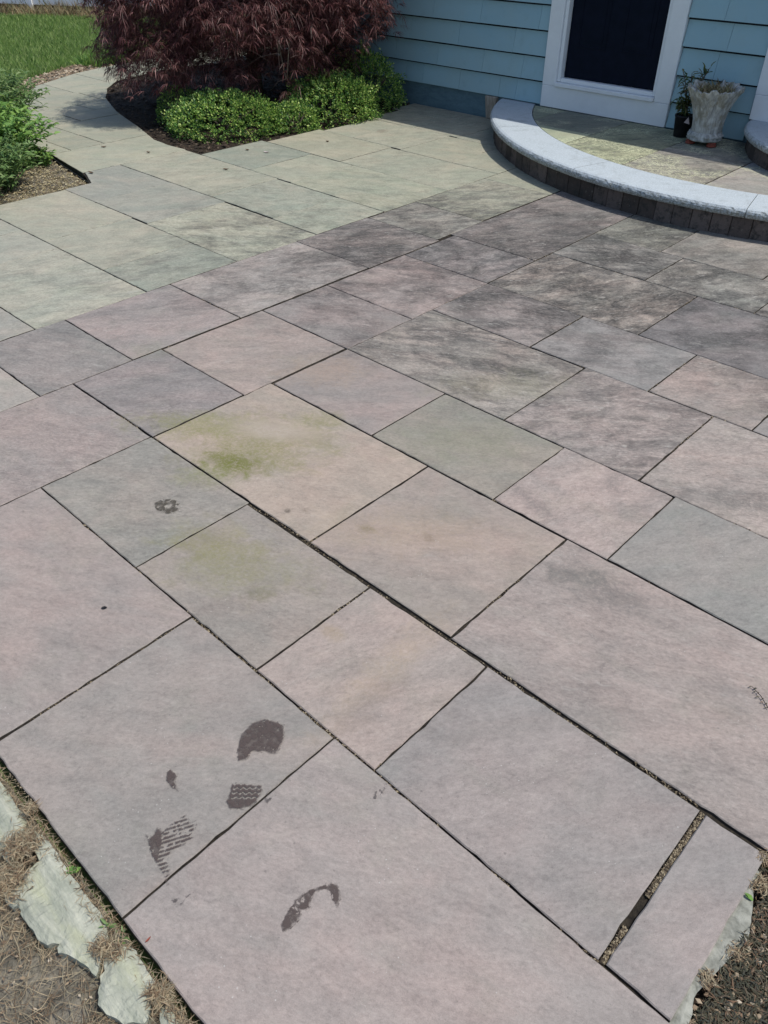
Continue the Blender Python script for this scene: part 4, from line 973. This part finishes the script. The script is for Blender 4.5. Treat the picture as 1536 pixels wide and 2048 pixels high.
leafy('leafy_shrub', 'small yellow green plant at the black path edging', (-6.50, 2.86), .13, .17, 34, 8, M['bright_leaf'], (.025, .045), .35)
leafy('leafy_shrub', 'taller leafy shrub rising beside the lawn at left edge of the photo', (-8.9, 3.0), .6, .75, 150, 12, M['bright_leaf'], (.045, .08), .32)
# black edging strip of the left bed
P = [(-5.745, 2.868), (-6.3, 2.965), (-6.74, 3.055)]
for i in range(2):
    pass
ev = []; 
for (x, y) in P: ev += [(x, y, G0 - .03), (x, y, -.006), (x + .001, y - .004, -.006), (x + .001, y - .004, G0 - .03)]
ef = [(a, a + 4, b + 4, b) for a, b in ((0, 1), (1, 2), (2, 3), (4, 5), (5, 6), (6, 7))] + [(0, 1, 2, 3), (8, 11, 10, 9)]
eo = mobj('edging_strip', ev, ef, M['nursery_pot']); tag(eo, 'black plastic edging strip between the left bed and the path', 'edging')

# ------------------------------------------------------------------ white fence
fence = empty('fence', (-16.04, 7.67, G0)); tag(fence, 'white vinyl panel fence along the far side of the lawn', 'fence')
fd = Vector((.88, .475, 0)).normalized(); fnn = Vector((-fd.y, fd.x, 0)); F0 = Vector((-16.04, 7.67, 0))
def fbox(name, s0_, s1, t0, t1, za, zb, par):
    P = [F0 + fd * s_ + fnn * t + Vector((0, 0, z)) for z in (za, zb) for t in (t0, t1) for s_ in (s0_, s1)]
    _, q = box(0, 1, 0, 1, 0, 1)
    bm = bmesh.new(); vs = [bm.verts.new(p) for p in P]
    for i in q: bm.faces.new([vs[j] for j in i])
    bmesh.ops.bevel(bm, geom=bm.edges[:], offset=.004, segments=1, affect='EDGES'); me = bpy.data.meshes.new(name); bm.to_mesh(me); bm.free()
    return link(name, me, M['white_vinyl'], par)
for k in range(-2, 4):
    p = fbox('post', k * 2.4 - .064, k * 2.4 + .064, -.064, .064, G0 - .05, 1.88, fence)
    fbox('post_cap', k * 2.4 - .075, k * 2.4 + .075, -.075, .075, 1.881, 1.92, p)
    if k < 3:
        a, b = k * 2.4 + .065, (k + 1) * 2.4 - .065
        fbox('rail', a, b, -.03, .03, .10, .235, fence); fbox('rail', a, b, -.03, .03, 1.66, 1.79, fence)
        nb = 14; w = (b - a) / nb
        for j in range(nb): fbox('board', a + j * w + .0015, a + (j + 1) * w - .0015, -.012, .012, .2355, 1.6595, fence)

# ------------------------------------------------------------------ pale ledge stones in the lower corners
def ledge(name, label, poly, z, th, mat, amp=.007, cat='stone', layers=True, flat=False):
    C = np.mean(np.array(poly), 0); root_loc = Vector((C[0], C[1], z))
    bm = bmesh.new(); ring = densify(poly, .010, .0035); vs = [bm.verts.new((p[0], p[1], 0)) for p in ring]
    f = bm.faces.new(vs); bmesh.ops.triangulate(bm, faces=[f])
    for _ in range(8):
        ed = [e for e in bm.edges if e.calc_length() > .016]
        if not ed: break
        bmesh.ops.subdivide_edges(bm, edges=ed, cuts=1); bmesh.ops.triangulate(bm, faces=bm.faces[:])
    bm.normal_update(); co = np.array([v.co[:] for v in bm.verts])
    Q = np.array(ring); dd = np.min(np.hypot(co[:, None, 0] - Q[None, :, 0], co[:, None, 1] - Q[None, :, 1]), 1)
    f1 = fbm(co[:, 0] * 7 + 3 + co[:, 1] * 6, co[:, 1] * 30 + 8, 0, 5)
    h = (np.floor(f1 * 9) / 9 * .6 + f1 * .4 - .5) * amp * 3 if not flat else (f1 - .5) * .003
    h = h + (fbm(co[:, 0] * 90, co[:, 1] * 90, 0, 2) - .5) * .0016 - (.016 if not flat else .004) * np.exp(-(dd / .012) ** 2) * fbm(co[:, 0] * 30, co[:, 1] * 30)
    be = [e for e in bm.edges if e.is_boundary]
    for v, q in zip(bm.verts, h): v.co.z = q
    if sum(fc.normal.z for fc in bm.faces) < 0: bmesh.ops.reverse_faces(bm, faces=bm.faces[:])
    ex = bmesh.ops.extrude_edge_only(bm, edges=be)
    for g in ex['geom']:
        if isinstance(g, bmesh.types.BMVert): g.co.z = -th
    for v in bm.verts: v.co.x -= C[0]; v.co.y -= C[1]
    bmesh.ops.recalc_face_normals(bm, faces=bm.faces[:])
    me = bpy.data.meshes.new(name); bm.to_mesh(me); bm.free()
    o = link(name, me, mat); o.location = root_loc; tag(o, label, cat); return o
ledge('ledge_stone', 'longest pale ragged stone along the lower left patio edge', [(-1.2285, 0.1259), (-1.2066, 0.1325), (-1.1660, 0.1349), (-1.1356, 0.1363), (-1.1160, 0.1317), (-1.0815, 0.1304), (-1.0439, 0.1327), (-1.0194, 0.1305), (-1.0000, 0.1310), (-0.9683, 0.1329), (-0.9495, 0.1333), (-0.9306, 0.1307), (-0.9178, 0.1260), (-0.8988, 0.1174), (-0.8867, 0.1060), (-0.8784, 0.0913), (-0.8687, 0.0814), (-0.8551, 0.0693), (-0.8506, 0.0613), (-0.8753, 0.0594), (-0.8942, 0.0540), (-0.9133, 0.0485), (-0.9304, 0.0418), (-0.9452, 0.0310), (-0.9547, 0.0348), (-0.9607, 0.0421), (-0.9698, 0.0335), (-0.9756, 0.0231), (-0.9884, 0.0191), (-1.0001, 0.0145), (-1.0119, 0.0165), (-1.0215, 0.0174), (-1.0487, 0.0151), (-1.0746, 0.0145), (-1.0808, 0.0190), (-1.0971, 0.0175), (-1.1010, 0.0086), (-1.1127, 0.0062), (-1.1327, 0.0049), (-1.1443, 0.0118), (-1.1477, 0.0230), (-1.1432, 0.0346), (-1.1374, 0.0512), (-1.1431, 0.0568), (-1.1489, 0.0625), (-1.1502, 0.0802), (-1.1515, 0.0980), (-1.1686, 0.1011), (-1.1916, 0.1027), (-1.2113, 0.1118)], -.004, .05, M['ledge'])
ledge('ledge_stone', 'pale leaf-shaped stone at the lower end of the ragged edging, beside a crack', [(-0.8808, 0.1076), (-0.8674, 0.1220), (-0.8509, 0.1344), (-0.8342, 0.1439), (-0.8109, 0.1404), (-0.7844, 0.1375), (-0.7659, 0.1366), (-0.7494, 0.1370), (-0.7417, 0.1264), (-0.7295, 0.1114), (-0.7186, 0.1015), (-0.7077, 0.0890), (-0.7066, 0.0815), (-0.7235, 0.0683), (-0.7334, 0.0533), (-0.7526, 0.0492), (-0.7716, 0.0397), (-0.7841, 0.0392), (-0.7984, 0.0372), (-0.8081, 0.0455), (-0.8176, 0.0484), (-0.8297, 0.0608), (-0.8424, 0.0670), (-0.8462, 0.0787), (-0.8613, 0.0863)], .000, .05, M['ledge'])
ledge('ledge_stone', 'lichen yellowed pale stone at the left photo edge, above the longest one', [(-1.4818, 0.1176), (-1.4068, 0.1287), (-1.3771, 0.1298), (-1.3511, 0.1279), (-1.3174, 0.1250), (-1.2821, 0.1286), (-1.2588, 0.1213), (-1.2489, 0.1060), (-1.2396, 0.0985), (-1.2262, 0.0831), (-1.2172, 0.0758), (-1.2106, 0.0626), (-1.1980, 0.0494), (-1.2153, 0.0465), (-1.2321, 0.0460), (-1.2496, 0.0373), (-1.2863, 0.0260), (-1.3792, 0.0448)], -.006, .05, M['ledge'])
ledge('ledge_stone', 'small pale stone sliver at the bottom, lowest of the edging stones', [(-0.7021, 0.1122), (-0.7076, 0.1214), (-0.7043, 0.1304), (-0.6799, 0.1304), (-0.6474, 0.1273), (-0.6173, 0.1228), (-0.6323, 0.1031), (-0.6606, 0.0953), (-0.6828, 0.1021)], -.008, .05, M['ledge'])
ledge('concrete_edge', 'pale grey concrete strip showing along the lower right patio edge', [(0.0250, 1.1906), (0.0270, 1.1655), (0.0265, 1.1238), (0.0269, 1.0730), (0.0268, 1.0145), (0.0281, 0.9654), (0.0262, 0.9419), (0.0283, 0.9057), (0.0279, 0.8873), (0.0273, 0.8368), (0.0288, 0.8067), (0.0302, 0.7816), (0.0334, 0.7665), (0.0607, 0.7924), (0.0574, 0.8197), (0.0495, 0.8381), (0.0462, 0.8613), (0.0357, 0.8783), (0.0322, 0.9024), (0.0315, 0.9355), (0.0287, 0.9515), (0.0323, 0.9766), (0.0323, 1.0077), (0.0403, 1.0213), (0.0521, 1.0160), (0.0646, 1.0088), (0.0768, 1.0233), (0.0696, 1.0537), (0.0638, 1.0756), (0.0522, 1.1114), (0.0396, 1.1412), (0.0353, 1.1601), (0.0363, 1.1811)], -.012, .05, M['concrete'], flat=True, cat='kerb').location += Vector((-.009, 0, .005))

gq = scatter(left_bed, 9000, lambda P: np.clip((P[:, 0] + 8) / 2.3, .1, 1)); needles('dry_needles', z0(gq, G0 + .03), .02, .06, .0016, M['needle'])
# litter over the lower left ground and over the joint between slabs and stones
gl = [(-2.6, .13), (-.25, .13), (-.25, -.45), (-2.6, -.45)]
gp = scatter(gl, 26000, lambda P: np.clip(fbm(P[:, 0] * 5, P[:, 1] * 5) * 1.9 - .35, .08, 1) * np.clip(1.2 - .0 * P[:, 0], 0, 1))
needles('dry_needles', z0(gp, G0 + .012) + np.c_[np.zeros((len(gp), 2)), rng.uniform(0, .018, len(gp))], .02, .085, .0006, M['needle'])
gp = scatter([(-2.6, .148), (-.3, .148), (-.3, .112), (-2.6, .112)], 3800, lambda P: np.clip(fbm(P[:, 0] * 6, P[:, 1] * 6) * 2.2 - .6, .05, 1))
needles('dry_needles', z0(gp, G0 + .02) + np.c_[np.zeros((len(gp), 2)), rng.uniform(0, .024, len(gp))], .01, .04, .0007, M['needle'])
gp = scatter(gl, 2600); chips('leaf_litter', z0(gp, G0 + .018), .002, .006, M['chip'])
for pc, rd, nn in (((-1.209, 0.089), .035, 500), ((-1.150, 0.020), .04, 500), ((-0.863, 0.110), .02, 150), ((-0.886, 0.095), .015, 90), ((-0.723, 0.130), .02, 300), ((-1.277, 0.142), .012, 160)):
    q = rng.normal(0, rd * .6, (nn, 2)) + pc
    needles('dry_needles', z0(q, .002) + np.c_[np.zeros((nn, 2)), rng.uniform(-.004, .012, nn)], .012, .04, .0009, M['needle'])
# lower right: dark litter
gr = [(.03, .62), (.045, 1.2), (.8, 1.2), (.8, .4), (.03, .4)]
gp = np.concatenate([scatter([(.055, .60), (.055, 1.22), (.35, 1.22), (.35, .60)], 15000), scatter([(.05, .30), (.05, 1.21), (1.0, 1.21), (1.7, 1.1), (1.5, -.6), (.8, -.9), (.3, -.2)], 12000)])
sheet('dark_soil', [(.035, .30), (.035, 1.21), (1.0, 1.21), (2.4, 1.05), (2.2, -1.4), (.9, -1.2), (.3, -.3)], G0 + .012, M['soil'], res=.05, amp=.012)
needles('dark_litter', z0(gp, G0 + .03) + np.c_[np.zeros((len(gp), 2)), rng.uniform(-.006, .012, len(gp))], .008, .03, .0012, M['needle_dark'])
gp = scatter([(.04, .60), (.05, 1.22), (.35, 1.22), (.35, .60)], 1500); chips('leaf_litter', z0(gp, G0 + .034), .003, .008, M['chip'])
for pc, rd, nn in (((0.046, 1.156), .012, 260), ((0.063, 0.983), .010, 130), ((0.040, 0.897), .008, 150), ((0.022, 1.219), .008, 200)):
    q = rng.normal(0, rd, (nn, 2)) + pc
    needles('dry_needles', z0(q, -.006) + np.c_[np.zeros((nn, 2)), rng.uniform(-.006, .008, nn)], .006, .022, .0009, M['needle'])

# small weeds in the joint at lower left and right
def weed(label, c, r, n, L, w, mat):
    root = empty('weed', (c[0], c[1], -.02)); tag(root, label, 'weed')
    a = rng.uniform(0, 6.28, n); P = np.c_[c[0] + rng.normal(0, r, n), c[1] + rng.normal(0, r, n), np.full(n, -.008)]
    leaves('foliage', P, np.c_[np.cos(a), np.sin(a), rng.uniform(.3, .9, n)], rng.normal(0, .2, (n, 3)) + [0, 0, 1], rng.uniform(*L, n), rng.uniform(*L, n) * w, mat, root)
weed('lime green moss tuft in the dark gap beside the longest ragged stone', (-1.077, 0.141), .006, 34, (.004, .009), .8, M['bright_leaf'])
weed('dark green weed in the gap near the slab corner at lower left', (-0.874, 0.132), .006, 9, (.010, .020), .35, M['lance_leaf'])
weed('tiny dark weed just above the other one in the lower left gap', (-0.914, 0.129), .005, 6, (.012, .022), .3, M['lance_leaf'])
weed('yellow green leaf curled over the pale concrete strip at lower right', (0.039, 1.113), .002, 3, (.018, .026), .5, M['bright_leaf'])

# ------------------------------------------------------------------ wet footprints: thin films cut into tread shapes
def film(name, label, poly, fn, mat, z=.0026, cell=.0018, cat='footprint', group=None):
    Q = np.array(poly); lo, hi = Q.min(0), Q.max(0); C = Q.mean(0)
    nx, ny = [int(k) + 2 for k in (hi - lo) / cell]; I, J = np.meshgrid(np.arange(nx), np.arange(ny), indexing='ij')
    P = np.c_[lo[0] + I.ravel() * cell, lo[1] + J.ravel() * cell]
    wob = np.c_[fbm(P[:, 0] * 160, P[:, 1] * 160), fbm(P[:, 0] * 160 + 9, P[:, 1] * 160 + 9)] * .008 - .004
    k = inpoly(P + wob, poly) & fn(P)
    I, J = I.ravel()[k], J.ravel()[k]; W = ny + 1; idx = np.stack([I * W + J, (I + 1) * W + J, (I + 1) * W + J + 1, I * W + J + 1], 1)
    un, inv = np.unique(idx.ravel(), return_inverse=True)
    X = lo[0] + (un // W) * cell; Y = lo[1] + (un % W) * cell
    X = X + (vnoise(X * 900, Y * 900) - .5) * cell * .8; Y = Y + (vnoise(X * 900 + 5, Y * 900 + 7) - .5) * cell * .8
    dist = np.full(len(X), 9.0)
    for i in range(len(Q)):
        a, b = Q[i - 1], Q[i]; e = b - a; t = np.clip(((X - a[0]) * e[0] + (Y - a[1]) * e[1]) / (e @ e + 1e-12), 0, 1)
        dist = np.minimum(dist, np.hypot(X - a[0] - t * e[0], Y - a[1] - t * e[1]))
    o = link(name, arrays_mesh(name, np.c_[X - C[0], Y - C[1], np.zeros(len(X))], inv.reshape(-1, 4)), mat); o.location = (C[0], C[1], z)
    at = o.data.attributes.new('soft', 'FLOAT', 'POINT')
    if len(at.data) == len(dist): at.data.foreach_set('value', np.clip(dist / .009, 0, 1).astype(np.float32))
    tag(o, label, cat, group); return o
RT = np.array([.725, .688]); FW = np.array([-.687, .726])     # across and along the walker's line
def ab(P, c): q = P - np.array(c); return q @ RT, q @ FW
def F1(P): return fbm(P[:, 0] * 120, P[:, 1] * 120) > .27
def F2(P):
    a, b = ab(P, (-0.944, 0.513)); s = np.sin((b + .0022 * np.sin(a * 420)) * 6.283 / .0125)
    return (s < .55) | ((a < -.030) & (fbm(P[:, 0] * 90, P[:, 1] * 90) > .35)) | (b < -.012)
def F4(P):
    a, b = ab(P, (-0.977, 0.326)); s = np.sin((b - .35 * a) * 6.283 / .0105); s2 = fbm(P[:, 0] * 110, P[:, 1] * 110)
    return np.where(a < -.018, s2 > .36, (s < .1) & (s2 > .38))
def F5(P): return (fbm(P[:, 0] * 110, P[:, 1] * 110) > .28)
def F6(P): return fbm(P[:, 0] * 90 + 4, P[:, 1] * 90) > .53
film('footprint', 'solid rounded wet heel mark near the joint corner, uppermost of the footprints', [(-1.0768, 0.6876), (-1.0266, 0.7086), (-0.9963, 0.6850), (-0.9710, 0.6362), (-0.9981, 0.6224), (-1.0236, 0.6031), (-1.0152, 0.5764), (-1.0264, 0.5579), (-1.0552, 0.5781), (-1.0851, 0.6160), (-1.0906, 0.6530)], F1, M['wet'])
film('footprint', 'wet sole mark with wavy tread lines touching the diagonal joint', [(-0.9908, 0.5109), (-0.9321, 0.5583), (-0.9115, 0.5413), (-0.9070, 0.5072), (-0.9178, 0.4838), (-0.9416, 0.4655), (-0.9622, 0.4725), (-0.9732, 0.4936)], F2, M['wet'])
film('footprint', 'smallest leaf-shaped wet mark left of the wavy tread print', [(-1.1296, 0.4194), (-1.1317, 0.4317), (-1.1030, 0.4352), (-1.0911, 0.4183), (-1.0637, 0.4094), (-1.0802, 0.4037), (-1.1102, 0.4048)], F1, M['wet'])
film('footprint', 'pointed wet shoe print with slanting tread bars, leftmost of the prints', [(-1.0309, 0.2951), (-1.0159, 0.2986), (-1.0150, 0.3060), (-1.0268, 0.3259), (-1.0065, 0.3225), (-1.0084, 0.3544), (-1.0030, 0.3853), (-0.9782, 0.3831), (-0.9736, 0.3960), (-0.9388, 0.3620), (-0.9454, 0.3312), (-0.9510, 0.3163), (-0.9406, 0.2959), (-0.9175, 0.2867), (-0.9027, 0.2702), (-0.8859, 0.2600), (-0.8957, 0.2603), (-0.9165, 0.2685), (-0.9454, 0.2718), (-0.9845, 0.2780)], F4, M['wet'])
film('footprint', 'crescent-shaped wet print alone on the largest front slab', [(-0.6522, 0.3746), (-0.6632, 0.4027), (-0.6694, 0.4326), (-0.6658, 0.4617), (-0.6495, 0.4943), (-0.6377, 0.5131), (-0.6176, 0.5149), (-0.6003, 0.4983), (-0.5911, 0.4797), (-0.6132, 0.4861), (-0.6275, 0.4945), (-0.6384, 0.4914), (-0.6486, 0.4729), (-0.6453, 0.4555), (-0.6326, 0.4424), (-0.6422, 0.4262), (-0.6326, 0.4177), (-0.6326, 0.3796), (-0.6375, 0.3701)], F5, M['wet'])
film('footprint', 'faint broken wet smear near the joint right of the tread prints', [(-0.7150, 0.7075), (-0.7214, 0.7329), (-0.7218, 0.7647), (-0.7111, 0.7657), (-0.7039, 0.7405), (-0.7031, 0.7055)], F6, M['wet_faint'])
film('footprint', 'small patchy wet dab just below the pointed tread print', [(-0.8633, 0.2484), (-0.8472, 0.2724), (-0.8418, 0.2944), (-0.8349, 0.2914), (-0.8391, 0.2699), (-0.8323, 0.2619), (-0.8437, 0.2476)], F6, M['wet_faint'])
film('footprint', 'faint speckled wet mark across the joint from the wavy tread', [(-0.9041, 0.5367), (-0.9107, 0.5576), (-0.9003, 0.5738), (-0.8800, 0.5551), (-0.8851, 0.5325)], F6, M['wet_faint'])
def FR(P):
    a, b = ab(P, (-2.018, 1.026)); r = np.hypot(a / 1.15, b); return ((r > .010) & (fbm(P[:, 0] * 80, P[:, 1] * 80) > .40)) | ((r > .014) & (r < .024) & (fbm(P[:, 0] * 70, P[:, 1] * 70) > .33))
film('grime_ring', 'dark ring-shaped grime mark on the dark slab left of the moss stain', [(-2.0668, 1.0035), (-2.0661, 1.0320), (-2.0415, 1.0635), (-2.0041, 1.0671), (-1.9734, 1.0416), (-1.9675, 1.0127), (-1.9961, 0.9892), (-2.0376, 0.9882)], FR, M['burn'], cat='stain')

# ------------------------------------------------------------------ small fallen bits
def bit(name, label, c, L, W, ang, mat, cat, curl=.35):
    n = 8; V = []
    for i in range(n + 1):
        t = i / n; w = W * math.sin(math.pi * min(1, t * .94 + .06)) ** .7; x = (t - .5) * L; z = .001 + curl * L * (2 * t - 1) ** 2 * .5
        for s_ in (-1, 0, 1): V.append((x, s_ * w * .5, z + abs(s_) * w * .25))
    k = len(V); V += [(x, y, z - .0008) for x, y, z in V]
    F = [(i * 3 + j, (i + 1) * 3 + j, (i + 1) * 3 + j + 1, i * 3 + j + 1) for i in range(n) for j in (0, 1)]
    F += [tuple(q + k for q in reversed(f_)) for f_ in F]
    o = mobj(name, V, F, mat); o.location = (c[0], c[1], .003); o.rotation_euler = (0, 0, ang); tag(o, label, cat); return o
bit('seed_pod', 'small black seed pod on the pinkish slab at left', (-1.734, 0.610), .017, .010, .9, M['nursery_pot'], 'seed pod', .15)
bit('fallen_leaf', 'curled brown leaf on the pale slab below the corner shrub', (-5.260, 3.765), .045, .02, .6, M['dead_leaf'], 'leaf')
bit('fallen_leaf', 'small curled brown leaf nearest the black edging corner', (-5.925, 2.993), .055, .02, .2, M['dead_leaf'], 'leaf')
bit('fallen_leaf', 'brown leaf on the path slab left of the corner shrub', (-6.546, 3.470), .045, .02, 1.0, M['dead_leaf'], 'leaf')
bit('fallen_leaf', 'tiny brown leaf on the path edge near the bed curve', (-6.124, 3.631), .035, .02, .4, M['dead_leaf'], 'leaf')
bit('fallen_leaf', 'pale dry leaf on the slab just below the bright shrubs', (-5.422, 4.306), .05, .02, .5, M['tag'], 'leaf')
bit('fallen_leaf', 'dark leaf close to the bed edge under the corner shrub', (-5.598, 4.247), .035, .02, .5, M['dead_leaf'], 'leaf')
bit('fallen_leaf', 'dry leaf chip near the dark smear by the wall shrub', (-5.322, 4.904), .03, .02, .5, M['dead_leaf'], 'leaf')
bit('fallen_leaf', 'reddish leaf scrap on the front slab beside the left edge gap', (-0.826, 0.171), .014, .004, 1.7, M['terracotta'], 'leaf')
# dark leafy shape modelled for the cast shadow of an unseen twig, right margin
sg = empty('sprig_shadow', (*(-0.175, 1.646), .004)); tag(sg, 'thin dark leafy shape standing in for a cast shadow on the slab at right edge', 'sprig_shadow')
c0 = (-0.136, 1.621); c1 = (-0.199, 1.663)
tubes('stem', [([Vector((c0[0], c0[1], .005)), Vector(((c0[0] + c1[0]) / 2, (c0[1] + c1[1]) / 2 + .004, .007)), Vector((c1[0], c1[1], .005))], [.0012, .001, .0007], 5)], M['nursery_pot'], sg)
n = 9; tq = np.linspace(.05, 1, n); P = np.array(c0)[None] * (1 - tq[:, None]) + np.array(c1)[None] * tq[:, None]; aa = np.where(np.arange(n) % 2, 1.3, 4.0) + rng.normal(0, .3, n)
leaves('leaf', np.c_[P, np.full(n, .005)], np.c_[np.cos(aa), np.sin(aa), np.full(n, .1)], np.tile([0, 0, 1.0], (n, 1)), rng.uniform(.008, .013, n), rng.uniform(.003, .005, n), M['needle_dark'], sg)
